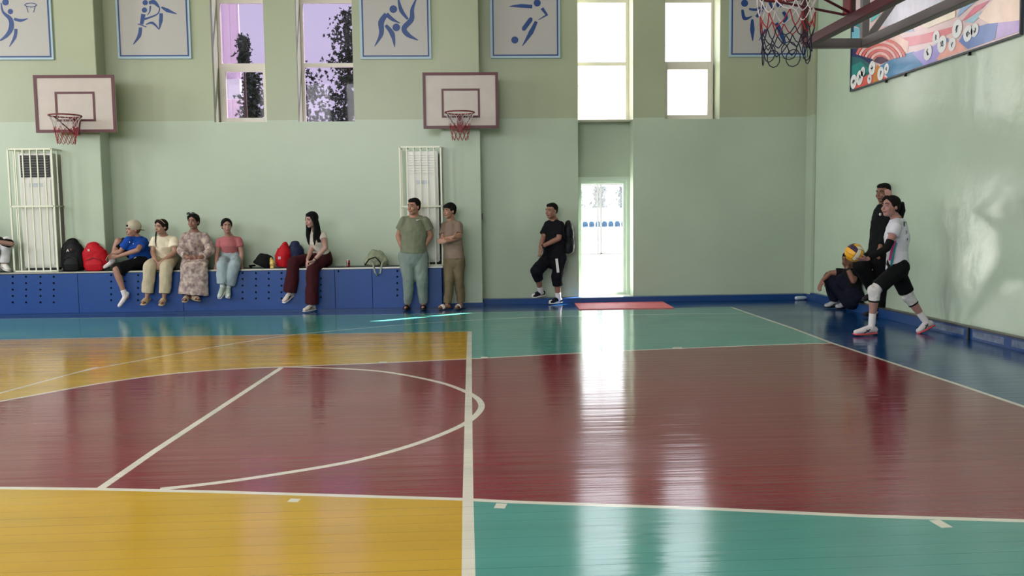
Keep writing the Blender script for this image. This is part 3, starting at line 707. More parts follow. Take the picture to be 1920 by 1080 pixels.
# chain link fence over the low wall
fz0, fz1 = 1.42+(407-390)*yo/1600, 1.42+(407-348)*yo/1600
fence = empty('chain_link_fence', (3, yo+.1, fz0), 'pale chain link fence above the low white wall outside', 'fence')
fs_ = MB(); stp = .16
for i in range(-30, 50):
    for d in (1, -1):
        x = 2+i*stp; h = fz1-fz0; fs_.bar((x, yo+.15, fz0), (x+d*h*.8, yo+.15, fz1), .02, .02)
setp(fs_.build('mesh_wire', M['grey'], fence), kind='stuff')
for x in (4.2, 7.25, 10.2):
    g = MB(); g.bar((x, yo+.12, fz0), (x, yo+.12, fz1+.1), .09, .09); g.build('post', M['gframe'], fence)
g = MB(); g.bar((-2, yo+.12, fz1), (14, yo+.12, fz1), .09, .09, lat=(0, 1, 0)); g.build('top_rail', M['gframe'], fence)
# steel gate frame just outside the door
yg = 19.0
gate = empty('garden_gate', (oy(1124, 480, yg).x, yg, -.05), 'pale steel gate frame standing outside the door', 'gate')
pa, pb = oy(1123.5, 345, yg), oy(1123.5, 476, yg); gm = mat('pale_galvanised_steel', (96, 98, 102), .5)
for x in (pa.x-1.4, pa.x+2.2):
    g = MB(); g.bar((x, yg, -.05), (x, yg, pa.z), .08, .06); g.build('post', gm, gate)
for z, t in ((pa.z, .05), (pb.z, .04)):
    g = MB(); g.bar((pa.x-1.4, yg, z), (pa.x+2.2, yg, z), t, t, lat=(0, 1, 0)); g.build('rail', gm, gate)
for dx, t in ((-.035, .03), (.035, .04)):
    g = MB(); g.bar((pa.x+dx, yg, pb.z), (pa.x+dx, yg, pa.z), t, t); g.build('stile', gm, gate)
g = MB(); g.bar((pa.x-1.4, yg, pb.z+.07), (pa.x-.02, yg, pb.z+.07), .02, .02, lat=(0, 1, 0)); g.build('rail', gm, gate)
# overhead cables
pw = empty('power_line', (oy(1034, 400, 24).x, 24, -.05), 'grey overhead cables between two poles outside the clear windows', 'cable')
for px_ in (1034, 1404):
    p_ = oy(px_, 40, 24); g = MB(); g.loft([(p_.x, 24, -.05), (p_.x, 24, p_.z)], [.12, .09], n=10, round_=(False, False)); g.build('pole', M['concrete'], pw, smooth=True)
for x0, y0, x1, y1 in ((1034, 138, 1404, 309), (1034, 87, 1404, 82), (1034, 215, 1404, 210)):
    a, b = oy(x0, y0, 24), oy(x1, y1, 24); g = MB(); g.tube([a, (a+b)/2-V((0, 0, .02)), b], .014, 6); g.build('cable', M['grey'], pw)
# trees
def tree(px, ytop, Y, hw, ybot, n, m_, label, seed, name='pine_tree', lean=0, shape=.8):
    rr = random.Random(seed); top = oy(px, ytop, Y); root = empty(name, (top.x, Y, -.05), label, 'tree', None)
    g = MB(); g.loft([(top.x, Y, -.05), (top.x, Y, top.z*.5), (top.x, Y, top.z*.97)], [.16, .10, .02], n=8); g.build('trunk', M['bark'], root, smooth=True)
    g = MB(); wid = hw*Y/1600; zb_ = max(.8, oy(px, ybot, Y).z); nl = int(9+ (top.z-zb_)*2.2)
    for j in range(nl):
        t = (j+rr.random()*.6)/nl; z = top.z-(top.z-zb_)*t; L = wid*(t**shape+.06)*rr.uniform(.65, 1.15)
        nbr = 9
        for b in range(nbr):
            az = b/nbr*6.283+rr.random()*1.2; l = L*rr.uniform(.6, 1.1); nc = max(3, int(n*l/nl/wid))
            for c_ in range(nc):
                u = (c_+.5)/nc; r_ = l*u; p = V((top.x+r_*math.cos(az)+rr.gauss(0, .10), Y+r_*math.sin(az)+rr.gauss(0, .10), z-.12*r_+.35*u*u*l+rr.gauss(0, .08)))
                s_ = rr.uniform(.05, .12)*(1.2-u*.4)*Y/40
                for _ in range(7):
                    d = V((rr.gauss(0, 1), rr.gauss(0, 1), rr.gauss(.35, 1))).normalized()*s_*1.5; e = d.orthogonal().normalized()*s_*.42; f_ = d.cross(e).normalized()*s_*.42
                    g.mesh([p-e, p+e*.5+f_, p+e*.5-f_, p+d], [(0, 1, 3), (1, 2, 3), (2, 0, 3), (0, 2, 1)])
    o_ = g.build('foliage', m_, root); o_['kind'] = 'stuff'
tree(652, 22, 36, 95, 330, 420, M['leaf'], 'tall dark pine outside, filling most of the right tinted window', 11, shape=.55)
tree(556, 118, 40, 110, 360, 420, M['leaf'], 'broad dark pine outside between the two tinted windows', 12, shape=.45)
tree(456, 72, 34, 9, 126, 26, M['leaf'], 'thin dark tree top outside the left tinted window', 13)
tree(472, 138, 38, 42, 300, 260, M['leaf'], 'bushy dark tree outside the lower pane of the left tinted window', 14, shape=.35)
for i, (px_, yt_, s_) in enumerate(((1078, 343, 15), (1124, 338, 16), (1170, 342, 17))):
    tree(px_, yt_, 66+0*i, 20, 402, 60, M['leaf2'], ('dusty green tree behind the outdoor fence, left in the doorway', 'dusty green tree behind the outdoor fence, middle of the doorway', 'dusty green tree behind the outdoor fence, right in the doorway')[i], s_, name='garden_tree', shape=.3)
# pale ribbed slab put behind the left window for its pale striped column
Yb = 45; a, b = oy(392, 110, Yb), oy(450, 110, Yb); zt_ = oy(430, -60, Yb).z
bd = empty('ribbed_slab', ((a.x+b.x)/2, Yb, -.05), 'pale ribbed slab outside the left tinted window', 'building')
g = MB(); g.box((a.x-3, Yb, -.05), (b.x, Yb+.15, zt_)); g.build('slab_face', mat('pink_white_render', (235, 215, 225), .8), bd)
for k_ in range(12):
    x = b.x-.15-k_*.36; g = MB(); g.box((x-.05, Yb-.06, -.05), (x+.05, Yb, zt_)); g.build('rib', bpy.data.materials['pink_white_render'], bd)
g = MB(); zz = oy(430, 150, Yb).z; g.box((a.x-3, Yb-.3, zz-1.0), (b.x+.02, Yb+.1, zz)); g.build('slab_band', M['outwhite'], bd)

# ================================================================== PEOPLE
SK = {}
def skin(c, k=[0]):
    if c not in SK: SK[c] = mat('skin_tone', c, .5, var=.04, vscale=20)
    return SK[c]
CL = {}
def cloth(c, name='cloth', rough=.85, **k):
    key = (c, name)
    if key not in CL: CL[key] = mat(name, c, rough, spec=.2, var=.07, vscale=8, bump=.002, bscale=60, **k)
    return CL[key]
eye_w = mat('eye_white', (150, 140, 134), .4); eye_d = mat('eye_dark', (24, 16, 14), .2); lipm = mat('lip', (138, 74, 70), .5)
def lerp(a, b, t): return a+(b-a)*t
def hand_to(mb, Wr, d, side, up, k=1.0, curl=.35, thumb=1, sc_=1.0):
    """palm, four fingers and a thumb; d = finger direction, side = towards the thumb, up = back of the hand"""
    d = V(d).normalized(); side = (V(side)-d*V(side).dot(d)).normalized(); up = d.cross(side)
    if k < 0: up = -up
    s_ = sc_
    mb.loft([Wr, Wr+d*.035*s_, Wr+d*.085*s_], [(.026*s_, .018*s_), (.037*s_, .016*s_), (.040*s_, .013*s_)], lat=side, n=12)
    for i, (o, L) in enumerate(((.030, .075), (.010, .083), (-.011, .078), (-.031, .062))):
        b = Wr+d*.082*s_+side*o*s_; spread = side*(o*1.1)
        d1 = (d+spread-up*curl*.5).normalized(); m1 = b+d1*L*.45*s_; d2 = (d+spread*.6-up*curl*1.6).normalized(); m2 = m1+d2*L*.33*s_; d3 = (d*.8-up*curl*2.4).normalized()
        mb.loft([b-d*.02*s_, b, m1, m2, m2+d3*L*.22*s_], [.0105*s_, .0100*s_, .0092*s_, .0085*s_, .0072*s_], n=8)
    tb = Wr+d*.022*s_+side*.026*s_; t1 = tb+(side*.75+d*.65-up*.25).normalized()*.042*s_; t2 = t1+(d*.9+side*.25-up*.35).normalized()*.032*s_
    mb.loft([tb-side*.012*s_, tb, t1, t2], [.013*s_, .0135*s_, .011*s_, .0088*s_], n=8)
def person(label, J, face, sk, g=1.0, hs=1.0, hair=None, hairc=(22, 18, 18), top=None, bottom=None, shoes=None, sock=None, hands=None, group=None, female=False, loc=None, bust=0, legs=True, belly=0, taper=1.0, ground='', ground_z=0, seated=False):
    S = {k: V(v) for k, v in J.items()}; sm_ = skin(sk); hs = hs*1.07
    minz = min(v.z for v in S.values()); base = loc or (S['P'].x, S['P'].y, 0)
    root = empty('person', base, label, 'person', group)
    mid_ = (S['Sa']+S['Sb'])/2; S['H'] = S['H']-V((0, 0, .012))
    for k_ in ('Sa', 'Sb'): S[k_] = S[k_].lerp(mid_, .07)-V((0, 0, .024))
    if ground:
        for k_ in ground:
            S['A'+k_].z = .088+ground_z; S['T'+k_].z = .050+ground_z
    if seated: S['P'] = S['P']+V((0, 0, .045))
    latS = (S['Sb']-S['Sa']); lat = latS.normalized(); swid = latS.length
    up = (S['N']-S['P']).normalized(); f = V(face).normalized()
    hip = lat*(.088*g+.01); hl = S.get('hipdir'); 
    if hl is not None: hip = V(hl).normalized()*(.09*g+.01)
    Ha, Hb = S['P']-hip-up*.02, S['P']+hip-up*.02
    # ---- head frame
    fz = f; sx = fz.cross(V((0, 0, 1))).normalized(); hu = sx.cross(fz).normalized(); H = S['H']
    fr = (sx, fz, hu)
    def hp(x, y, z): return H+(sx*x+fz*y+hu*z)*hs
    b = MB()
    b.ell(hp(0, -.012, .025), (.074*hs, .090*hs, .088*hs), fr); b.ell(hp(0, .022, -.03), (.060*hs, .066*hs, .080*hs), fr)
    b.ell(hp(0, .050, -.084), (.033*hs, .030*hs, .026*hs), fr, 12, 8); b.ell(hp(0, .012, -.062), (.055*hs, .058*hs, .042*hs), fr, 12, 8)
    b.loft([hp(0, .078, .014), hp(0, .091, -.010), hp(0, .099, -.028)], [.008*hs, .0095*hs, .0115*hs], n=8)
    b.ell(hp(0, .086, -.058), (.024*hs, .012*hs, .013*hs), fr, 10, 6); b.ell(hp(0, .070, .022), (.052*hs, .018*hs, .014*hs), fr, 12, 6)
    for s_ in (-1, 1):
        b.ell(hp(s_*.074, -.008, -.012), (.008*hs, .016*hs, .027*hs), fr, 10, 6); b.ell(hp(s_*.036, .062, -.03), (.022*hs, .022*hs, .022*hs), fr, 10, 6)
    nr = .052*hs*(.9 if female else 1.06)
    b.loft([S['N']-up*.03, lerp(S['N'], hp(0, -.018, -.06), .5), hp(0, -.018, -.05)], [nr*1.15, nr, nr], n=14)
    # ---- torso
    fwd = lat.cross(up); 
    cw = swid*.5
    prof = [(S['P']-up*.06, .150*g, .105*g), (S['P']+up*.02, .158*g, .112*g), (lerp(S['P'], S['N'], .30), (.128 if female else .140)*g, (.095+belly)*g),
            (lerp(S['P'], S['N'], .62), .150*g, (.105+bust*.3+belly*.5)*g), (lerp(S['P'], S['N'], .80), max(cw*.80, .13*g), .098*g), (S['N']-up*.015, .075*g, .060*g)]
    b.loft([p[0] for p in prof], [(p[1], p[2]) for p in prof], lat=lat, n=20)
    ar = .046*g
    b.loft([S['Sa'], S['N']-up*.035, S['Sb']], [ar*.9, ar*1.15, ar*.9])
    for s_, k in ((-1, 'a'), (1, 'b')):
        Sh, E_, W_ = S['S'+k], S['E'+k], S['W'+k]
        b.loft([Sh, lerp(Sh, E_, .4), E_], [ar*1.12, ar*1.02, ar*.82], n=12); b.loft([E_, lerp(E_, W_, .3), W_], [ar*.82, ar*.84, ar*.56], n=12)
        if hands and hands.get(k):
            hd, hsd, kk, cu = hands[k]; hand_to(b, W_, hd, hsd, None, kk, cu, sc_=.96*hs if not female else .88*hs)
    if legs:
        lr = .078*g
        for Hh, k in ((Ha, 'a'), (Hb, 'b')):
            K, A, T = S['K'+k], S['A'+k], S['T'+k]
            b.loft([Hh, lerp(Hh, K, .4), K], [lr*1.12, lr*1.0, lr*.70], n=14); b.loft([K, lerp(K, A, .3), lerp(K, A, .65), A], [lr*.70, lr*.72, lr*.52, lr*.44], n=12)
            fd = (T-A); hlp = A+(A-K).normalized()*.045-V((fd.x, fd.y, fd.z*.3)).normalized()*.03
            b.loft([hlp, lerp(hlp, T, .5)+V((0, 0, .008)), T], [.030, .031, .022], n=10)
    body = b.remesh('body', sm_, root, vox=.0065*min(1, hs+.05), smooth=2)
    # ---- face
    for s_ in (-1, 1):
        q = MB(); q.ell(hp(s_*.029, .073, .003), (.0125*hs, .009*hs, .0052*hs), fr, 10, 6); e = q.build('eye', eye_w, root, smooth=True)
        q = MB(); q.ell(hp(s_*.029, .0795, .003), (.0058*hs, .004*hs, .0052*hs), fr, 8, 6); q.build('iris', eye_d, e, smooth=True)
        q = MB(); q.loft([hp(s_*.014, .088, .024), hp(s_*.030, .087, .030), hp(s_*.046, .076, .025)], [.0035*hs, .0042*hs, .0025*hs], n=6); q.build('eyebrow', cloth(hairc, 'hair'), root, smooth=True)
    q = MB(); q.loft([hp(-.023, .087, -.058), hp(0, .0975, -.056), hp(.023, .087, -.058)], [(.004*hs, .003*hs), (.0065*hs, .005*hs), (.004*hs, .003*hs)], n=8); q.build('mouth', lipm, root, smooth=True)
    # ---- hair
    hm = cloth(hairc, 'hair', .45)
    def haircap(big=1.0, low=-.02, front=.0):
        q = MB(); q.ell(hp(0, -.026+front, .038), (.083*hs*big, .092*hs*big, .086*hs*big), fr, 20, 12); q.ell(hp(0, -.045, low), (.074*hs*big, .062*hs*big, .072*hs*big), fr, 16, 10); q.ell(hp(0, .022, .078), (.062*hs, .056*hs, .036*hs), fr, 16, 8); return q
    if hair == 'short': q = haircap(1.0, .0); q.ell(hp(0, .03, .082), (.058*hs, .050*hs, .030*hs), fr, 14, 8); q.remesh('hair', hm, root, vox=.008, smooth=1, wrinkle=.003, wscale=(60, 60, 60))
    if hair == 'fringe': q = haircap(1.04, .0); q.ell(hp(0, .048, .068), (.066*hs, .042*hs, .034*hs), fr, 14, 8); q.remesh('hair', hm, root, vox=.008, smooth=1, wrinkle=.004, wscale=(60, 60, 60))
    if hair == 'buzz': q = haircap(.965, .01); q.remesh('hair', hm, root, vox=.008, smooth=1)
    if hair in ('tied', 'ponytail', 'braid', 'bun'):
        q = MB(); q.ell(hp(0, -.024, .034), (.086*hs, .094*hs, .088*hs), fr, 20, 12); q.ell(hp(0, -.052, -.01), (.076*hs, .056*hs, .066*hs), fr, 16, 10)
        for s_ in (-1, 1): q.loft([hp(s_*.012, .062, .098), hp(s_*.052, .048, .068), hp(s_*.068, .012, .035), hp(s_*.070, -.03, .0)], [.018*hs, .019*hs, .016*hs, .02*hs], n=10)
        if hair == 'bun': q.ell(hp(0, -.12, .01), (.035*hs, .035*hs, .035*hs), fr)
        q.remesh('hair', hm, root, vox=.008, smooth=1)
        if hair == 'ponytail':
            q = MB(); q.loft([hp(0, -.10, .03), hp(0, -.150, .03), hp(.01, -.175, -.03), hp(.01, -.165, -.10), hp(0, -.15, -.16)], [.026, .040, .044, .036, .012], n=12); q.remesh('ponytail', hm, root, vox=.008, smooth=1, wrinkle=.004, wscale=(40, 40, 8))
            q = MB(); q.loft([hp(0, -.098, .03), hp(0, -.118, .031)], [.026, .026], n=12, round_=(False, False)); q.build('hair_tie', cloth((190, 180, 180), 'tie'), root)
        if hair == 'braid':
            q = MB(); q.loft([hp(.03, -.10, .03), hp(.07, -.10, -.04), hp(.085, -.06, -.11)], [.03, .036, .030], n=12); q.remesh('ponytail', hm, root, vox=.008, smooth=1)
            q = MB(); q.loft([hp(-.055, .02, -.02)+sx*.12*hs, hp(.062, .055, -.12), hp(.060, .075, -.22), hp(.050, .085, -.29)], [.010, .012, .010, .004], n=8); q.build('hair_strand', hm, root, smooth=True)
    if hair == 'long':
        q = haircap(1.04, -.01)
        for s_ in (-1, 1):
            q.loft([hp(s_*.055, .0, .06), hp(s_*.080, -.01, -.03), hp(s_*.085, -.005, -.12), hp(s_*.080, .03, -.22), hp(s_*.068, .045, -.31), hp(s_*.06, .05, -.37)], [(.03, .05), (.026, .055), (.032, .05), (.034, .035), (.026, .020), (.008, .006)], lat=sx, n=12)
        q.loft([hp(0, -.06, .02), hp(0, -.075, -.10), hp(0, -.085, -.24), hp(0, -.085, -.34)], [(.075, .04), (.085, .03), (.08, .03), (.06, .012)], lat=sx, n=14)
        q.remesh('hair', hm, root, vox=.008, smooth=2, wrinkle=.004, wscale=(60, 60, 4))
    # ---- top
    if top:
        m_ = top['m']; ex = top.get('ease', .014); q = MB(); sl = top.get('sleeve', .5); hem = top.get('hem', -.03)
        P0 = lerp(S['P'], S['N'], hem)
        if top.get('long'): pr = [(S['P']-up*top['long'], .175*g, .135*g)]
        else: pr = [(P0, (.158*g+ex)*top.get('flare', 1), (.112+belly)*g+ex)]
        pr += [(lerp(S['P'], S['N'], max(.30, hem+.05)), (.136 if female else .150)*g+ex, (.098+belly)*g+ex), (lerp(S['P'], S['N'], .62), .156*g+ex, (.108+bust+belly*.6)*g+ex), (lerp(S['P'], S['N'], .80), max(cw*.84, .13*g)+ex*.5, .103*g+ex*.6), (lerp(S['P'], S['N'], .96), .095*g, .078*g)]
        q.loft([p[0] for p in pr], [(p[1], p[2]) for p in pr], lat=lat, n=22, round_=(False, False))
        q.loft([S['Sa'], S['N']-up*.04, S['Sb']], [ar*1.0+ex*.5, ar*1.2+ex*.5, ar*1.0+ex*.5])
        for k in 'ab':
            Sh, E_, W_ = S['S'+k], S['E'+k], S['W'+k]; ls = top.get('loose', .012)
            if sl <= 1:
                e = lerp(Sh, E_, sl); q.loft([Sh, lerp(Sh, e, .5), e], [ar*1.12+ex*.7, ar*1.08+ls, ar*1.04+ls*1.3], n=14, round_=(True, False))
            else:
                e = lerp(E_, W_, sl-1); q.loft([Sh, lerp(Sh, E_, .5), E_], [ar*1.12+ex*.7, ar*1.05+ls, ar*.9+ls], n=14); q.loft([E_, lerp(E_, e, .5), e], [ar*.9+ls, ar*.85+ls, ar*.7+ls*1.2], n=14, round_=(True, False))
        q.remesh(top.get('name', 't_shirt'), m_, root, vox=.009, smooth=2, wrinkle=top.get('wr', .010), wscale=(8, 8, 11))
    # ---- bottoms
    if bottom:
        q = MB(); ex = bottom.get('ease', .012); rk = bottom.get('knee', .075)*g; rh = bottom.get('hemr', .07); en = bottom.get('end', 1.85)
        wt = bottom.get('waist', .12)
        q.loft([S['P']-up*.07, S['P']+up*.02, S['P']+up*wt], [(.155*g+ex, .112*g+ex), (.160*g+ex, (.114+belly*.6)*g+ex), ((.135 if female else .148)*g+ex, (.098+belly)*g+ex)], lat=lat, n=20, round_=(True, False))
        for Hh, k in ((Ha, 'a'), (Hb, 'b')):
            K, A = S['K'+k], S['A'+k]; lr = .078*g
            if en <= 1:
                e = lerp(Hh, K, en); q.loft([Hh, lerp(Hh, e, .5), e], [lr*1.14+ex, lr*1.06+ex, lerp(lr, rk, en)+ex], n=16, round_=(True, False))
            else:
                e = lerp(K, A, en-1); q.loft([Hh, lerp(Hh, K, .5), K], [lr*1.14+ex, lr*1.02+ex, rk], n=16)
                q.loft([K, lerp(K, e, .45), e], [rk, lerp(rk, rh, .5), rh], n=16, round_=(True, False))
        q.remesh(bottom.get('name', 'trousers'), bottom['m'], root, vox=.0095, smooth=2, wrinkle=bottom.get('wr', .012), wscale=(9, 9, 6))
    # ---- feet
    if legs and (shoes or sock):
        for k in 'ab':
            K, A, T = S['K'+k], S['A'+k], S['T'+k]; leg = (A-K).normalized(); fd = (T-A); fd2 = V((fd.x, fd.y, fd.z)).normalized()
            dn = (leg-fd2*leg.dot(fd2)).normalized() if abs(leg.dot(fd2)) < .97 else V((0, 0, -1))
            latf = fd2.cross(dn).normalized(); heel = A+dn*.045-fd2*.045; toe = T+fd2*.02
            if sock and sock.get(k, sock.get('all', True)):
                st = lerp(K, A, sock.get('top', .78)); q = MB()
                q.loft([st, A], [.078*g*.5+.004, .078*g*.46+.004], n=14, round_=(False, True)); q.loft([A+dn*.02-fd2*.03, lerp(A+dn*.03, T, .5), T], [.036, .036, .029], n=12)
                q.remesh('sock', sock['m'], root, vox=.008, smooth=1)
            if shoes and shoes.get('kind') == 'sneaker':
                h = MB(); h.loft([heel-dn*.012, lerp(heel, toe, .22)-dn*.028, lerp(heel, toe, .5)-dn*.018, lerp(heel, toe, .8)-dn*.004, toe-fd2*.02], [(.033, .040), (.037, .052), (.040, .040), (.043, .028), (.036, .022)], lat=latf, n=16)
                so = h.remesh('shoe', shoes['m'], root, vox=.0075, smooth=2)
                h = MB(); o_ = dn*.026; h.loft([heel+o_-fd2*.012, lerp(heel, toe, .25)+o_, lerp(heel, toe, .7)+o_, toe+o_*.8], [(.034, .013), (.036, .014), (.045, .013), (.036, .010)], lat=latf, n=16); h.build('sole', shoes['sole'], so, smooth=True)
                if shoes.get('mark'):
                    c_ = lerp(heel, toe, .5)-dn*.014
                    for s_ in (-1, 1):
                        h = MB(); h.bar(c_-fd2*.045-dn*.012+latf*s_*.0405, c_+fd2*.035+dn*.012+latf*s_*.0405, .006, .010, lat=latf); h.bar(c_+fd2*.005-dn*.02+latf*s_*.0405, c_-fd2*.03+dn*.014+latf*s_*.0405, .006, .008, lat=latf); h.build('stripe_mark', shoes['mark'], so)
            elif shoes and shoes.get('kind') == 'slide':
                h = MB(); o_ = dn*.034; h.loft([heel+o_-fd2*.01, lerp(heel, toe, .3)+o_, lerp(heel, toe, .75)+o_, toe+o_*.75+fd2*.01], [(.034, .013), (.036, .013), (.047, .012), (.037, .010)], lat=latf, n=16); so = h.build('sandal_sole', shoes['sole'], root, smooth=True)
                pts = shoes.get('straps', (.68,))
                for t in pts:
                    c_ = lerp(heel, toe, t)+o_*.6; h = MB(); ww = .028 if len(pts) == 1 else .012
                    arcp = [c_+latf*.046*math.cos(a)-dn*(.062-.025*(t-.5))*math.sin(a)*.95 for a in [math.pi*i_/8 for i_ in range(9)]]
                    h.loft(arcp, [(ww, .004)]*9, lat=fd2, n=8); h.build('strap', shoes['m'], so, smooth=True)
    return root, S, dict(hp=hp, fr=fr, lat=lat, up=up, fwd=fwd)
def jj(Y, **k):
    """joint table: name=(px, py) or (px, py, dY)"""
    return {n: oy(v[0], v[1], Y+(v[2] if len(v) > 2 else 0)) for n, v in k.items()}
white_c = cloth((214, 208, 208), 'white_sock_knit'); blk = cloth((9, 9, 12), 'black_cloth'); sole_w = mat('white_rubber_sole', (205, 200, 196), .6)
# 1 partly visible sitter at the left edge
person('person in black shirt and white trousers hugging knees at the left end of the bench', jj(13.75, H=(-22, 425, -.05), N=(-26, 441, .05), Sa=(-45, 447, .10), Sb=(-8, 446, 0), Ea=(-44, 466, -.20), Eb=(22, 458, -.24), Wa=(-22, 470, -.30), Wb=(-12, 452, -.36), P=(-42, 494, .12), Ka=(-14, 452, -.14), Kb=(13, 452, -.12), Aa=(-16, 497, -.16), Ab=(9, 497, -.12), Ta=(-4, 505, -.22), Tb=(16, 505, -.18)),
       (.5, -.8, 0), (150, 112, 98), seated=True, hair='short', top=dict(m=blk, sleeve=.9), bottom=dict(m=cloth((206, 202, 204), 'white_trousers'), end=1.9, hemr=.06), shoes=dict(kind='sneaker', m=cloth((214, 210, 204), 'white_shoe'), sole=sole_w), hands={'a': ((1, 0, .1), (0, 0, 1), 1, .4), 'b': ((-1, -.1, .2), (0, 0, 1), 1, .4)})
# 2 blue shirt and cap
r, S, F = person('person in blue t-shirt, black shorts and backwards beige cap, one foot up on the bench', jj(13.72, H=(249, 429, .02), N=(255, 443, .06), Sa=(240, 448, -.04), Sb=(270, 450, .12), Ea=(226, 472, .0), Eb=(258, 469, -.18), Wa=(211, 476, -.02), Wb=(221, 481, -.20), P=(265, 493, .14), Ka=(222, 452, .04), Kb=(218, 506, -.26), Aa=(209, 489, .02), Ab=(234, 553, -.24), Ta=(196, 501, -.02), Tb=(224, 573, -.30), hipdir=(0, 0, 0)) | {'hipdir': V((.35, -.9, 0))},
       (-.62, -.75, -.05), (158, 116, 98), seated=True, hair='short', hairc=(92, 58, 36), top=dict(m=cloth((20, 66, 150), 'blue_jersey'), sleeve=.62, loose=.02, ease=.026, hem=-.06, wr=.005), bottom=dict(m=blk, end=.96, name='shorts', hemr=.1, knee=.09), sock=dict(m=white_c, top=.80), hands={'a': ((-.7, -.2, -.6), (0, -1, .3), 1, .5), 'b': ((-1, -.1, -.05), (0, -.2, 1), 1, .5)}, female=True)
hp = F['hp']; q = MB(); q.ell(hp(0, -.022, .052), (.102, .116, .098), F['fr'], 20, 12); q.loft([hp(0, -.09, .0), hp(0, -.165, -.02)], [(.066, .013), (.055, .009)], lat=F['fr'][0], n=14)
q.remesh('cap', cloth((178, 168, 148), 'beige_cap'), r, vox=.008, smooth=1)
q = MB(); q.ell(hp(0, .083, .062), (.030, .012, .017), F['fr'], 12, 6); q.build('hair', cloth((30, 22, 18), 'dark_hair'), r, smooth=True)
for t_ in (.25, .4, .55, .7):
    p_ = S['P'].lerp(S['Kb'], t_)+V((0, -.115, .03)); q = MB(); q.ell(p_, (.010, .004, .010), None, 8, 6); q.build('shorts_dot', white_c, r)
q = MB(); a_, b_ = S['P'].lerp(S['Kb'], .12)+V((.02, -.13, .07)), S['P'].lerp(S['Kb'], .32)+V((.0, -.128, .035)); q.bar(a_, b_, .012, .010); q.build('shorts_mark', white_c, r)
q = MB(); q.ell(oy(243, 454, 13.53), (.008, .004, .010), None, 8, 6); q.build('shirt_mark', white_c, r)
q = MB(); q.ell(oy(250, 457, 13.51), (.006, .004, .010), None, 8, 6); q.build('shirt_mark', white_c, r)
# 3 cream outfit
r, S, F = person('woman in cream t-shirt and beige trousers, hands clasped between her knees', jj(13.78, H=(302, 424, -.10), N=(307, 441, 0), Sa=(290, 447, .0), Sb=(327, 447, .02), Ea=(286, 473, -.08), Eb=(328, 473, -.08), Wa=(293, 491, -.28), Wb=(303, 491, -.28), P=(311, 491, .10), Ka=(281, 499, -.32), Kb=(312, 500, -.32), Aa=(276, 556, -.32), Ab=(308, 556, -.30), Ta=(268, 567, -.46), Tb=(302, 568, -.44)),
       (-.45, -.88, -.06), (160, 120, 102), seated=True, hair='braid', hs=.97, hairc=(30, 20, 18), female=True, bust=.02, top=dict(m=cloth((224, 212, 188), 'cream_tee'), sleeve=.62, loose=.026, hem=.14, ease=.02), bottom=dict(m=cloth((186, 172, 146), 'beige_linen'), end=1.88, hemr=.088, knee=.098, ease=.02), shoes=dict(kind='slide', m=cloth((180, 156, 122), 'tan_strap'), sole=mat('tan_sole', (176, 152, 122), .7), straps=(.48, .62, .78)),
       hands={'a': ((.35, -.4, -.8), (.9, -.3, 0), 1, .5), 'b': ((-.35, -.4, -.8), (-.9, -.3, 0), -1, .5)})
hp = F['hp']; q = MB(); q.loft([hp(-.078, .0, .05), hp(-.05, .035, .105), hp(0, .045, .118), hp(.05, .035, .105), hp(.078, 0, .05)], [.007]*5, n=8); q.build('headband', cloth((150, 128, 98), 'headband'), r, smooth=True)
# 4 patterned dress
r, S, F = person('woman in long mauve floral dress with sunglasses on her head, hands in lap', jj(13.80, H=(362.5, 414, -.05), N=(364, 433, .02), Sa=(346, 440, .02), Sb=(385, 440, .02), Ea=(340, 470, -.06), Eb=(394, 470, -.06), Wa=(352, 484, -.28), Wb=(374, 484, -.28), P=(367, 490, .10), Ka=(352, 499, -.34), Kb=(377, 499, -.34), Aa=(351, 552, -.30), Ab=(362, 552, -.30), Ta=(346, 562, -.46), Tb=(372, 560, -.44)),
       (-.12, -1, -.04), (138, 98, 84), g=1.08, seated=True, hair='tied', hairc=(20, 16, 16), female=True, bust=.04, shoes=dict(kind='slide', m=cloth((178, 160, 138), 'tan_strap2'), sole=mat('tan_sole2', (160, 140, 116), .7), straps=(.5, .66, .8)),
       hands={'a': ((.95, -.1, -.05), (0, -.3, .9), -1, .4), 'b': ((-.95, -.15, -.05), (0, -.3, .9), 1, .4)})
dm = mat('floral_dress_print', (176, 150, 146), .85); n_ = dm.node_tree.nodes; l_ = dm.node_tree.links; g_ = n_.new('ShaderNodeNewGeometry'); t_ = n_.new('ShaderNodeTexNoise'); t_.inputs['Scale'].default_value = 17; t_.inputs['Detail'].default_value = 5; l_.new(g_.outputs['Position'], t_.inputs[0])
rm = n_.new('ShaderNodeValToRGB'); rm.color_ramp.elements[0].position = .36; rm.color_ramp.elements[0].color = lin((122, 102, 104)); rm.color_ramp.elements[1].position = .62; rm.color_ramp.elements[1].color = lin((186, 168, 156)); l_.new(t_.outputs[0], rm.inputs[0]); l_.new(rm.outputs[0], n_['Principled BSDF'].inputs['Base Color'])
q = MB(); lat = F['lat']; up = F['up']
q.loft([S['P']-up*.05, S['P']+up*.05, lerp(S['P'], S['N'], .3), lerp(S['P'], S['N'], .62), lerp(S['P'], S['N'], .84), lerp(S['P'], S['N'], .96)], [(.20, .15), (.195, .145), (.165, .125), (.178, .15), (.185, .12), (.10, .085)], lat=lat, n=22, round_=(True, False)); q.cap(S['Sa'], .062, S['Sb'], .062)
for k in 'ab':
    e = lerp(S['E'+k], S['W'+k], .75); q.loft([S['S'+k], lerp(S['S'+k], S['E'+k], .5), S['E'+k]], [.066, .072, .074], n=14); q.loft([S['E'+k], e], [.074, .066], n=14, round_=(True, False))
km = (S['Ka']+S['Kb'])/2
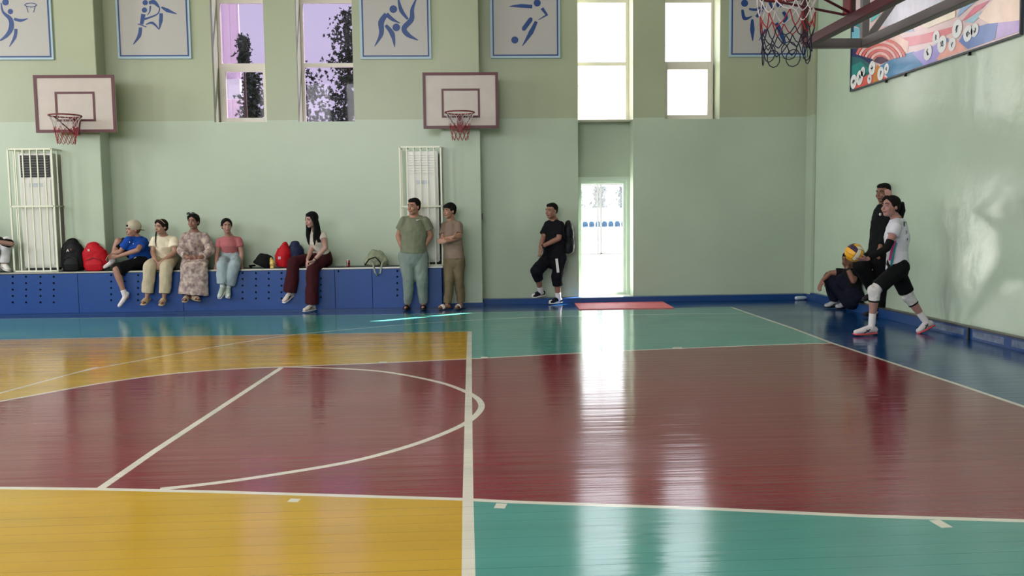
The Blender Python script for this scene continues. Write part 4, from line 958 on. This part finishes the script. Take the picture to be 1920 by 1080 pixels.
hm_ = oy(363, 552, 13.50); q.loft([S['P']-V((0, .02, .02)), lerp(S['P'], km, .55)+V((0, 0, .01)), km+V((0, -.01, .0)), lerp(km, hm_, .15)], [(.20, .115), (.205, .10), (.20, .095), (.205, .10)], lat=(1, 0, 0), n=22)
q.loft([lerp(km, hm_, .05), lerp(km, hm_, .5)+V((.01, 0, 0)), hm_+V((.01, -.02, 0))], [(.205, .10), (.215, .11), (.235, .13)], lat=(1, 0, 0), n=26, round_=(True, False))
q.remesh('dress', dm, r, vox=.0095, smooth=2, wrinkle=.016, wscale=(11, 6, 2.5))
hp = F['hp']; q = MB(); q.ell(hp(-.034, .070, .122), (.034, .008, .020), F['fr'], 12, 6); q.ell(hp(.034, .070, .122), (.034, .008, .020), F['fr'], 12, 6); q.loft([hp(-.085, .0, .09), hp(-.06, .070, .122), hp(.06, .070, .122), hp(.085, 0, .09)], [.005]*4, n=6)
sg = q.build('lens_frame', M['blackplastic'], None, smooth=True); sg.name = 'sunglasses'; setp(sg, 'dark sunglasses pushed up on the head of the woman in the floral dress', 'sunglasses')
# 5 pink top
r, S, F = person('woman in dusty pink top and pale blue jeans, hands on the bench edge', jj(13.80, H=(425, 422, -.10), N=(429, 441, .0), Sa=(411, 449, .02), Sb=(449, 447, .02), Ea=(407, 474, .02), Eb=(453, 474, .02), Wa=(406, 495, -.18), Wb=(452, 494, -.08), P=(433, 489, .10), Ka=(417, 497, -.32), Kb=(440, 497, -.32), Aa=(417, 540, -.34), Ab=(428, 541, -.28), Ta=(411, 556, -.42), Tb=(428, 555, -.38)),
       (.38, -.92, -.04), (160, 120, 104), hs=.95, g=.92, seated=True, hair='tied', hairc=(22, 18, 18), female=True, bust=.02, top=dict(m=cloth((166, 96, 100), 'pink_rib_top'), sleeve=.52, hem=.10, ease=.008, wr=.004), bottom=dict(m=cloth((146, 160, 166), 'pale_denim'), end=1.82, hemr=.088, knee=.100, ease=.016), sock=dict(m=cloth((190, 196, 196), 'pale_sock'), top=.8), shoes=dict(kind='sneaker', m=cloth((160, 172, 160), 'pale_green_shoe'), sole=sole_w),
       hands={'a': ((-.1, -.3, -.9), (1, -.3, 0), 1, .3), 'b': ((.05, -.3, -.9), (-1, -.3, 0), -1, .3)})
# 6 long hair
r, S, F = person('woman with long black hair, white top and dark maroon trousers leaning forward on the bench', jj(13.60, H=(583.5, 411, -.16), N=(592, 431, .0), Sa=(585, 437, .14), Sb=(606, 438, -.08), Ea=(585, 466, .08), Eb=(610, 465, -.16), Wa=(576.5, 487, -.12), Wb=(589, 488, -.20), P=(605, 486, .22), Ka=(551, 492, -.04), Kb=(586, 505, -.16), Aa=(543, 551, -.08), Ab=(584, 566, -.20), Ta=(532, 564, -.18), Tb=(571, 577, -.34)) | {'hipdir': V((.5, -.85, 0))},
       (-.62, -.76, -.12), (168, 128, 116), hs=.98, seated=True, ground='b', hair='long', hairc=(10, 9, 12), female=True, bust=.03, top=dict(m=cloth((206, 198, 184), 'white_rib_top'), sleeve=.30, hem=.20, ease=.008, loose=.006, wr=.004), bottom=dict(m=cloth((58, 18, 24), 'maroon_trousers'), end=1.95, hemr=.105, knee=.095, ease=.014), shoes=dict(kind='sneaker', m=cloth((202, 190, 182), 'offwhite_shoe'), sole=sole_w, mark=M['blackplastic']),
       hands={'a': ((-.1, -.3, -.9), (.5, -.7, 0), 1, .45), 'b': ((-.55, -.1, -.8), (-.3, -.7, .3), -1, .45)})
q = MB(); d_ = (S['Wb']-S['Eb']).normalized(); q.loft([S['Wb']-d_*.035, S['Wb']-d_*.02], [.030, .029], n=12, round_=(False, False)); q.build('wristband', M['blackplastic'], r, smooth=True)
# 7 big standing man
r, S, F = person('heavy man in olive t-shirt and grey-green joggers standing with hands in pockets', jj(13.38, H=(775.5, 386, -.06), N=(776.5, 405, 0), Sa=(756, 412, 0), Sb=(799, 411, 0), Ea=(747, 442, .03), Eb=(807, 442, .03), Wa=(753, 463, .0), Wb=(796, 463, .0), P=(775, 478, 0), Ka=(766, 520, -.05), Kb=(790, 520, -.05), Aa=(765, 567, .04), Ab=(794, 567, .04), Ta=(760, 575, -.10), Tb=(793, 575, -.10)),
       (-.55, -.83, -.02), (158, 112, 92), g=1.22, hs=1.06, ground='ab', hair='short', hairc=(16, 14, 14), belly=.022, top=dict(m=cloth((112, 116, 96), 'olive_tee'), sleeve=.62, loose=.018, hem=.05, ease=.016), bottom=dict(m=cloth((118, 130, 124), 'greygreen_jersey'), end=1.97, hemr=.066, knee=.084, ease=.012), shoes=dict(kind='slide', m=M['black'], sole=M['blackplastic']))
q = MB(); c_ = oy(784, 412, 13.38-.155)
for quad in stroke2d([(c_.x-.03, c_.z+.004), (c_.x-.018, c_.z-.008), (c_.x+.028, c_.z+.010)], (.003, .012, .002)): flat_poly(q, [(u[0], c_.y, u[1]) for u in quad], (0, .012, 0), 1)
q.build('swoosh_mark', sole_w, r)
# 8 boy with folded arms
r, S, F = person('slim boy in brown t-shirt and trousers, arms folded, beside the bench end', jj(13.42, H=(842.5, 394, -.04), N=(845.5, 412, .02), Sa=(833, 420, .10), Sb=(861, 419, -.06), Ea=(829, 450, -.04), Eb=(860, 446, -.12), Wa=(851, 444, -.22), Wb=(836, 453, -.24), P=(851, 484, 0), Ka=(843, 524, -.04), Kb=(861, 524, .0), Aa=(839, 565, .0), Ab=(864, 565, .05), Ta=(824, 572, -.10), Tb=(856, 572, -.14)),
       (-.72, -.68, -.03), (156, 114, 94), g=.94, hs=.98, ground='ab', hair='fringe', hairc=(16, 14, 14), top=dict(m=cloth((122, 104, 92), 'brown_tee'), sleeve=.66, loose=.02, hem=-.02, ease=.024, flare=1.12), bottom=dict(m=cloth((106, 92, 70), 'khaki_brown_jersey'), end=1.96, hemr=.064, knee=.085, ease=.014), shoes=dict(kind='slide', m=cloth((214, 210, 206), 'white_slide'), sole=mat('brown_sole', (70, 54, 48), .7)),
       hands={'a': ((.7, .3, .15), (0, 0, 1), 1, .3), 'b': ((-.8, .35, .05), (0, 0, 1), -1, .3)})
# 9 man with backpack
r9, S9, F9 = person('man in black t-shirt and three-quarter trousers leaning on the wall by the door', jj(13.88, H=(1034, 394, -.02), N=(1038, 411, .05), Sa=(1026, 420, .08), Sb=(1051, 420, -.06), Ea=(1019, 446, .02), Eb=(1048, 447, -.12), Wa=(1013, 463, -.12), Wb=(1015, 463, -.16), P=(1040, 482, .06), Ka=(1006, 507, -.18), Kb=(1044, 518, -.02), Aa=(1014, 548, .06), Ab=(1047, 561, .04), Ta=(1000, 553.5, .02), Tb=(1032, 567, -.04)),
       (-.74, -.66, -.02), (140, 98, 82), g=1.14, hs=1.04, ground='b', hair='buzz', hairc=(18, 16, 16), belly=.02, top=dict(m=cloth((11, 11, 18), 'black_tee'), sleeve=.75, loose=.02, hem=-.04, ease=.018), bottom=dict(m=cloth((12, 12, 22), 'black_navy_trousers'), end=1.42, hemr=.078, knee=.088, ease=.014), sock=dict(m=white_c, top=.72), shoes=dict(kind='sneaker', m=cloth((24, 24, 32), 'black_shoe'), sole=sole_w),
       hands={'a': ((-.2, -.2, -.9), (0, -1, .2), 1, .5), 'b': ((-.1, -.1, -.95), (.3, -1, 0), -1, .5)})
q = MB(); a_, b_ = oy(1043.5, 485, 13.75), oy(1046.5, 511, 13.76); q.bar(a_, b_, .042, .012); q.build('white_side_stripe', white_c, r9)
q = MB(); d_ = (S9['Wb']-S9['Eb']).normalized(); q.loft([S9['Wb']-d_*.03, S9['Wb']-d_*.005], [.036, .035], n=12, round_=(False, False)); q.build('watch', M['blackplastic'], r9, smooth=True)
# 10 tall man by the right wall
r, S, F = person('tall man in black tracksuit standing against the right wall behind the volleyball player', jj(11.38, H=(1656, 360, -.02), N=(1658, 381, .0), Sa=(1648, 391, .10), Sb=(1665, 392, -.18), Ea=(1643, 425, .16), Eb=(1662, 430, -.18), Wa=(1640, 462, .06), Wb=(1650, 463, -.24), P=(1647, 478, -.06), Ka=(1614, 497, -.10), Kb=(1650, 530, .04), Aa=(1640, 548, .10), Ab=(1650, 583, .08), Ta=(1620, 560, .02), Tb=(1622, 590, .0)),
       (-.86, -.5, -.04), (126, 86, 70), g=1.10, hs=1.06, ground='b', hair='buzz', hairc=(16, 14, 14), top=dict(m=cloth((9, 11, 14), 'black_track_top'), sleeve=1.9, loose=.014, hem=-.04, ease=.016), bottom=dict(m=cloth((8, 8, 11), 'black_track_trousers'), end=1.9, hemr=.08, knee=.095, ease=.014), shoes=dict(kind='sneaker', m=cloth((40, 38, 44), 'dark_shoe'), sole=M['blackplastic'], mark=white_c),
       hands={'a': ((-.4, -.4, -.8), (0, -1, 0), 1, .5), 'b': ((-.4, -.2, -.8), (0, -1, 0), 1, .5)})
q = MB(); c_ = oy(1650.5, 402, 11.24); q.ell(c_, (.018, .008, .022), None, 10, 6); q.build('chest_emblem', white_c, r, smooth=True)
# 11 squatting man
r, S, F = person('man in black t-shirt and navy trousers squatting low by the right wall', jj(12.40, H=(1590, 487, -.26), N=(1595, 503, -.20), Sa=(1580, 508, -.02), Sb=(1604, 511, -.38), Ea=(1557, 512, .02), Eb=(1600, 527, -.46), Wa=(1542, 526, .0), Wb=(1588, 501, -.42), P=(1597, 554, -.22), Ka=(1558, 523, .06), Kb=(1582, 526, -.16), Aa=(1566, 568, .20), Ab=(1588, 571, .04), Ta=(1549, 574, .16), Tb=(1570, 577, .0)) | {'hipdir': V((.35, -.94, 0))},
       (-.72, -.69, -.06), (132, 90, 74), g=1.05, hs=1.02, ground='ab', hair='short', hairc=(18, 15, 15), top=dict(m=cloth((14, 14, 18), 'charcoal_tee'), sleeve=.55, loose=.018, hem=.05), bottom=dict(m=cloth((11, 14, 32), 'navy_trousers'), end=1.85, hemr=.085, knee=.105, ease=.022), sock=dict(m=cloth((170, 172, 178), 'grey_sock'), top=.84), shoes=dict(kind='sneaker', m=cloth((186, 186, 190), 'grey_white_shoe'), sole=M['blackplastic'], mark=M['blackplastic']),
       hands={'a': ((-.45, -.2, -.85), (.3, -1, 0), 1, .25), 'b': ((-.1, .1, 1), (-1, -.2, 0), -1, .6)})
q = MB(); d_ = (S['Wb']-S['Eb']).normalized(); q.loft([S['Wb']-d_*.04, S['Wb']-d_*.012], [.036, .035], n=12, round_=(False, False)); q.build('watch', M['blackplastic'], r, smooth=True)
# 12 volleyball player
YV = 9.75
r, S, F = person('volleyball player in white jersey, black shorts and white knee pads about to serve', jj(YV, H=(1669.5, 385, -.02), N=(1681, 408, .0), Sa=(1681, 420, .18), Sb=(1680, 422, -.17), Ea=(1689, 398, .34), Eb=(1663, 466, -.22), Wa=(1668, 378, .30), Wb=(1626, 486, -.24), P=(1683, 497, .0), Ka=(1640, 545, -.12), Kb=(1703, 556, .12), Aa=(1634, 607, -.06), Ab=(1738, 606, .10), Ta=(1605, 619, -.10), Tb=(1722, 620, .04)) | {'hipdir': V((.1, .99, 0))},
       (-.93, -.35, .06), (160, 116, 108), g=.96, hs=1.02, ground='a', hair='ponytail', hairc=(16, 13, 14), female=True, bust=.02, top=dict(m=cloth((206, 204, 214), 'white_jersey'), sleeve=.36, loose=.016, hem=-.10, ease=.022, name='jersey'), bottom=dict(m=blk, end=.86, name='shorts', knee=.080, ease=.014, wr=.004), sock=dict(m=white_c, top=.55), shoes=dict(kind='sneaker', m=cloth((210, 200, 206), 'white_pink_shoe'), sole=mat('coral_sole', (222, 74, 84), .5), mark=M['blackplastic']),
       hands={'a': ((-.35, -.25, 1), (-.6, .6, 0), 1, .15), 'b': ((-.95, .05, -.02), (0, -.8, .5), -1, .12)})
for k in 'ab':
    K, A = S['K'+k], S['A'+k]; hk = S['P']; th = (hk-K).normalized(); q = MB()
    q.loft([K+th*.075, K, lerp(K, A, .26)], [.070, .071, .060], n=16, round_=(False, False)); q.ell(K+V((-.03, 0, .0)), (.055, .055, .07), None, 14, 10)
    kp = q.remesh('knee_pad', cloth((202, 198, 196), 'white_knee_pad'), r, vox=.008, smooth=3, wrinkle=.006, wscale=(20, 20, 20))
    q = MB(); q.loft([lerp(K, A, .25), lerp(K, A, .29)], [.061, .060], n=16, round_=(False, False)); q.build('black_band', M['black'], kp, smooth=True)
q = MB(); e = lerp(S['Sb'], S['Eb'], .62); q.loft([e, S['Eb'], lerp(S['Eb'], S['Wb'], .3), lerp(S['Eb'], S['Wb'], .93)], [.047, .043, .042, .030], n=16, round_=(False, False)); q.remesh('arm_sleeve', blk, r, vox=.008, smooth=1, wrinkle=.002)
def onjersey(pts, ws, m_, name, dy=0):
    q = MB()
    for a0, a1 in zip(range(len(pts)-1), range(1, len(pts))):
        q.loft([pts[a0], pts[a1]], [(ws[a0], .004), (ws[a1], .004)], lat=(1, 0, 0), n=8)
    return q.build(name, m_, r, smooth=True)
onjersey([oy(1679, 452, YV-.172), oy(1672, 470, YV-.160), oy(1668, 488, YV-.150)], [.010, .016, .014], mat('magenta_trim', (196, 60, 130), .7), 'magenta_panel')
onjersey([oy(1681, 455, YV-.172), oy(1676, 472, YV-.160), oy(1672, 491, YV-.150), oy(1671, 498, YV-.140)], [.008, .013, .014, .012], mat('teal_trim', (40, 130, 140), .7), 'teal_panel')
def text(name, body, loc, rot, size, m_, parent, ext=.002):
    cu = bpy.data.curves.new(name, 'FONT'); cu.body = body; cu.size = size; cu.extrude = ext; cu.align_x = 'CENTER'; cu.offset = size*.02
    t = bpy.data.objects.new('tmp', cu); COL.objects.link(t); dg = bpy.context.evaluated_depsgraph_get(); me = bpy.data.meshes.new_from_object(t.evaluated_get(dg)); bpy.data.objects.remove(t)
    me.materials.clear(); me.materials.append(m_); me.transform(Matrix.Translation(V(loc)) @ rot); return link(name, me, parent)
def facing(n_, upv=(0, 0, 1)):
    n_ = V(n_).normalized(); x_ = V(upv).cross(n_).normalized(); y_ = n_.cross(x_); return Matrix(((x_.x, y_.x, n_.x, 0), (x_.y, y_.y, n_.y, 0), (x_.z, y_.z, n_.z, 0), (0, 0, 0, 1)))
text('name_lettering', 'UGA', oy(1698, 424, YV-.09), facing((.75, -.65, .15)), .075, M['blackplastic'], r)
text('number_lettering', '2', oy(1702, 450, YV-.125), facing((.85, -.5, .1)), .16, M['blackplastic'], r)
# volleyball: 18 curved panels
bc = oy(1602, 474, 9.58); BR = .107
ball = empty('volleyball', bc-V((0, 0, BR)), 'yellow and navy volleyball held on the palm of the serving player', 'ball')
ym_ = mat('ball_yellow', (224, 160, 20), .45); nm_ = mat('ball_navy', (52, 30, 60), .45); wm_ = mat('ball_pale', (212, 200, 170), .45)
q = MB(); q.ell(bc, (BR*.965,)*3, None, 24, 14); q.build('bladder', M['blackplastic'], ball, smooth=True)
rotb = Matrix.Rotation(.5, 3, 'X') @ Matrix.Rotation(.35, 3, 'Z') @ Matrix.Rotation(.5, 3, 'Y')
for fi, (ax, u_, v_) in enumerate(((0, 1, 2), (0, 1, 2), (1, 2, 0), (1, 2, 0), (2, 0, 1), (2, 0, 1))):
    sgn = 1 if fi % 2 == 0 else -1
    for st_ in range(3):
        q = MB(); n1, n2 = 8, 4; vs = []; fs = []; v0, v1 = -1+2*st_/3+.025, -1+2*(st_+1)/3-.025
        for i in range(n1+1):
            for j in range(n2+1):
                uu = -.97+1.94*i/n1; vv = v0+(v1-v0)*j/n2; c3 = [0, 0, 0]; c3[ax] = sgn; c3[u_] = math.tan(uu*math.pi/4); c3[v_] = math.tan(vv*math.pi/4)
                p = rotb @ V(c3).normalized(); vs.append(bc+p*BR)
        for i in range(n1):
            for j in range(n2): a_ = i*(n2+1)+j; fs.append((a_, a_+1, a_+n2+2, a_+n2+1))
        q.mesh(vs, fs); q.build('ball_panel', nm_ if st_ == 2 else (wm_ if fi in (4, 3) and st_ == 0 else ym_), ball, smooth=True)

# ================================================================== BAGS AND SMALL THINGS
def backpack(x0, x1, y0, y1, Y, m_, label, depth=.20, lean=0, pocket=True, tone=None, z0=None, group=None, round_=.75, parent_extra=None):
    a, b = oy(x0, y1, Y), oy(x1, y0, Y); zb_ = ZB+.003 if z0 is None else z0; w_ = (b.x-a.x)/2; h = b.z-zb_; cx = (a.x+b.x)/2; d = depth/2; yc = Y+d
    root = empty('backpack', (cx, yc, zb_), label, 'bag', group); q = MB()
    pts = [(0, 0.03, .90), (.0, .2, 1.0), (0, .5, .98), (0, .75, min(1, round_+.20)), (0, .90, round_*1.0), (0, .97, round_*.72)]
    q.loft([(cx+lean*t*h, yc, zb_+h*t+.002) for _, t, _ in pts], [(w_*r_, d*r_**.6) for _, _, r_ in pts], lat=(1, 0, 0), n=20, round_=(False, True))
    q.remesh('body', m_, root, vox=.012, smooth=3, wrinkle=.008, wscale=(9, 9, 9))
    if pocket:
        q = MB(); q.loft([(cx, yc-d*.80, zb_+h*.06), (cx, yc-d*.86, zb_+h*.25), (cx+lean*h*.4, yc-d*.72, zb_+h*.48)], [(w_*.72, d*.38), (w_*.74, d*.42), (w_*.6, d*.2)], lat=(1, 0, 0), n=16); q.remesh('front_pocket', m_, root, vox=.012, smooth=2)
        q = MB(); q.loft([(cx-w_*.62, yc-d*1.02, zb_+h*.40), (cx, yc-d*1.1, zb_+h*.52), (cx+w_*.62, yc-d*1.02, zb_+h*.40)], [.004]*3, n=6); q.build('zip', tone or M['blackplastic'], root, smooth=True)
    tp = zb_+h*.97; q = MB(); q.tube([(cx-.045+lean*h, yc, tp-.01), (cx-.03+lean*h, yc, tp+.03), (cx+.03+lean*h, yc, tp+.03), (cx+.045+lean*h, yc, tp-.01)], .008, 8); q.build('carry_handle', tone or m_, root, smooth=True)
    for s_ in (-1, 1):
        q = MB(); q.loft([(cx+s_*w_*.6, yc+d*.6, tp-.06), (cx+s_*w_*.98, yc+d*.3, zb_+h*.5), (cx+s_*w_*.85, yc+d*.4, zb_+h*.08)], [(.018, .006)]*3, n=8); q.build('shoulder_strap', tone or m_, root, smooth=True)
    return root
redm = cloth((172, 12, 28), 'red_nylon', .6)
b1 = backpack(110, 152, 453, 507, 13.66, cloth((11, 11, 14), 'black_nylon', .6), 'black backpack standing on the bench beside the left cage')
text('bag_lettering', 'A', oy(127, 472, 13.625), facing((0, -1, .1)), .06, white_c, b1); text('bag_lettering_red', 'R', oy(133, 470, 13.622), facing((0, -1, .1)), .05, M['red'], b1)
q = MB(); q.ell(oy(125, 492, 13.655), (.008, .008, .02), None, 8, 6); q.build('zip_pull', white_c, b1)
b2 = backpack(153, 197, 460, 507, 13.66, redm, 'red backpack on the bench between the black backpack and the blue shirt person', lean=-.10)
text('bag_lettering', 'lll', oy(166, 471, 13.63), facing((0, -1, .1)), .045, white_c, b2)
b3 = backpack(514, 541, 458, 501, 13.72, redm, 'tall red bag on the bench beside the navy backpack', lean=.12, pocket=False, round_=.6)
text('bag_lettering', 'III', oy(524, 486, 13.69), facing((0, -1, .1)), .06, white_c, b3)
b4 = backpack(536, 567, 458, 501, 13.78, cloth((28, 36, 66), 'navy_nylon', .6), 'navy blue backpack on the bench left of the long haired woman', round_=.82)
# black soft bag
a, b = oy(470, 501, 13.72), oy(511, 478, 13.72); q = MB(); cx = (a.x+b.x)/2; w_ = (b.x-a.x)/2; h = b.z-ZB
root = empty('shoulder_bag', (cx, 13.80, ZB), 'slumped black cloth bag on the bench right of the pink top woman', 'bag')
q.loft([(cx-w_*.1, 13.82, ZB+.03), (cx+.02, 13.82, ZB+h*.5), (cx+w_*.25, 13.82, ZB+h*.85)], [(w_*.95, .11), (w_*.82, .10), (w_*.66, .05)], lat=(1, 0, 0), n=18, round_=(False, True)); q.remesh('body', M['black'], root, vox=.011, smooth=2, wrinkle=.014, wscale=(12, 12, 12))
q = MB(); q.loft([(cx-w_*.95, 13.72, ZB+.02), (cx-w_*1.05, 13.68, ZB+.045), (cx-w_*.6, 13.69, ZB+.05)], [.016]*3, n=8); q.build('strap', M['black'], root, smooth=True)
q = MB(); c = oy(510, 492, 13.70); q.loft([(c.x, 13.70, ZB+.004), (c.x+.005, 13.70, ZB+.10), (c.x-.015, 13.70, ZB+.17)], [(.035, .02), (.045, .022), (.018, .008)], lat=(1, 0, 0), n=10); 
sn = q.remesh('snack_pack', mat('gold_wrapper', (190, 160, 84), .35, metal=.3, bump=.01, bscale=40), None, vox=.008, smooth=1, wrinkle=.01, wscale=(30, 30, 30)); setp(sn, 'crumpled gold coloured snack packet beside the tall red bag', 'packet')
# can
c = oy(653, 496, 13.78); can = empty('drink_can', (c.x, 13.78, ZB), 'slim red and white drink can standing alone on the bench', 'can')
q = MB(); q.loft([(c.x, 13.78, ZB+.002), (c.x, 13.78, ZB+.01), (c.x, 13.78, ZB+.105), (c.x, 13.78, ZB+.118)], [.022, .028, .028, .022], n=20, round_=(False, False)); q.build('can_body', mat('can_red', (150, 30, 38), .3, metal=.3), can, smooth=True)
q = MB(); q.loft([(c.x, 13.78, ZB+.045), (c.x, 13.78, ZB+.075)], [.0285, .0285], n=20, round_=(False, False)); q.build('label_band', mat('can_dark', (40, 24, 30), .3), can, smooth=True)
q = MB(); q.loft([(c.x, 13.78, ZB+.104), (c.x, 13.78, ZB+.119)], [.0285, .0225], n=20, round_=(False, False)); q.build('can_top', M['alu'], can, smooth=True)
q = MB(); a_ = oy(646, 480, 13.752); q.box((c.x-.014, 13.750, ZB+.02), (c.x-.004, 13.753, ZB+.10)); q.build('label_stripe', white_c, can)
# olive bag with hanging handles
a, b = oy(680, 499, 13.68), oy(728, 470, 13.68); cx = (a.x+b.x)/2; w_ = (b.x-a.x)/2; h = b.z-ZB
root = empty('tote_bag', (cx, 13.78, ZB), 'crumpled grey olive tote bag with handles hanging over the bench edge', 'bag'); q = MB()
q.loft([(cx, 13.80, ZB+.03), (cx, 13.80, ZB+h*.4), (cx+.01, 13.80, ZB+h*.80)], [(w_, .12), (w_*.93, .12), (w_*.60, .07)], lat=(1, 0, 0), n=20, round_=(False, True)); q.remesh('body', cloth((140, 146, 122), 'olive_canvas'), root, vox=.010, smooth=2, wrinkle=.028, wscale=(10, 8, 14))
hc = cloth((136, 146, 130), 'olive_handle'); p0, p1, p2_, p3 = oy(699, 496, YFr-.03), oy(703, 510, YFr-.03), oy(708, 517, YFr-.035), oy(716, 497, YFr-.03)
q = MB(); q.loft([p0+V((-.05, .14, .05)), p0+V((0, 0, .02)), p1, p2_, oy(713, 512, YFr-.03), p3+V((0, 0, .02)), p3+V((.02, .14, .05))], [(.014, .005)]*7, n=8, lat=(1, 0, 0)); q.build('handle', hc, root, smooth=True)
q = MB(); q.loft([oy(684, 497, 13.66), oy(692, 486, 13.655), oy(704, 482, 13.65), oy(713, 492, 13.655), oy(714, 498, 13.66)], [(.010, .006)]*5, n=8); q.build('handle', M['black'], root, smooth=True)
# flat dark phone-like wallet behind the long haired woman
c = oy(629, 497, 13.66); q = MB(); q.box((c.x-.11, 13.62, ZB+.002), (c.x+.12, 13.72, ZB+.02)); setp(q.build('folder', M['blackplastic'], bevel=.004), 'flat black case lying on the bench right of the long haired woman', 'case')
# flip flops
for (px_, py_, dx, lb) in ((201, 588, -.02, 'single dark slipper on the floor left of the hanging sock foot'), (221, 588.5, .01, 'single dark slipper on the floor under the hanging sock foot')):
    c = oz(px_, py_-1.5); so = empty('slipper', (c.x, c.y, 0), lb, 'slipper'); q = MB(); q.loft([(c.x+.12, c.y+.05, .014), (c.x+.04, c.y+.02, .014), (c.x-.08, c.y-.03, .014), (c.x-.13, c.y-.05, .014)], [(.036, .012), (.038, .012), (.048, .012), (.036, .012)], lat=(.3, -.9, 0), n=14); q.build('sole', M['blackplastic'], so, smooth=True)
    q = MB(); m_ = V((c.x-.04, c.y-.012, .014)); q.loft([m_+V((.3, -.9, 0))*.05*math.cos(a_)+V((0, 0, .06*math.sin(a_))) for a_ in [math.pi*i/8 for i in range(9)]], [(.035, .005)]*9, lat=(1, .35, 0), n=8); q.build('strap', M['black'], so, smooth=True)
# bottle lying in the corner, glass by the wall
c = oz(1494, 560); bt = empty('water_bottle', (c.x, 13.93, 0), 'clear plastic bottle lying in the far right corner by the skirting', 'bottle')
q = MB(); a_ = V((c.x-.10, 13.90, .036)); b_ = V((c.x+.10, 13.94, .036)); q.loft([a_, a_.lerp(b_, .6), a_.lerp(b_, .78), a_.lerp(b_, .92), b_], [.033, .033, .026, .013, .013], n=16, round_=(True, False)); q.build('bottle_body', mat('pale_bottle_plastic', (176, 188, 200), .15), bt, smooth=True)
q = MB(); q.loft([b_, b_+(b_-a_).normalized()*.02], [.016, .016], n=12, round_=(False, False)); q.build('cap', M['alu'], bt)
q = MB(); c = ox(1536, 555, XR-.12); q.loft([(XR-.07, 12.95, .132), (XR-.07, 12.95, .20)], [.026, .032], n=16, round_=(False, False)); gl_ = q.build('paper_cup', mat('white_cup', (214, 216, 208), .5), smooth=True); setp(gl_, 'small white cup standing on the blue skirting by the squatting man', 'cup')
# backpack worn by the man at the wall
bk = backpack(1056, 1078, 417, 476, 13.86, cloth((22, 22, 28), 'dark_nylon', .5), 'black backpack worn by the man leaning left of the door', depth=.22, z0=oy(1066, 475, 13.86).z, round_=.7)
q = MB(); q.loft([S9['Sb']+V((.03, .04, .06)), S9['Sb']+V((.0, -.085, .0)), S9['Sb']+V((.02, -.10, -.12)), S9['Sb']+V((.10, -.02, -.26))], [(.022, .006)]*4, n=8, lat=(1, 0, 0)); q.build('shoulder_strap', M['black'], bk, smooth=True)
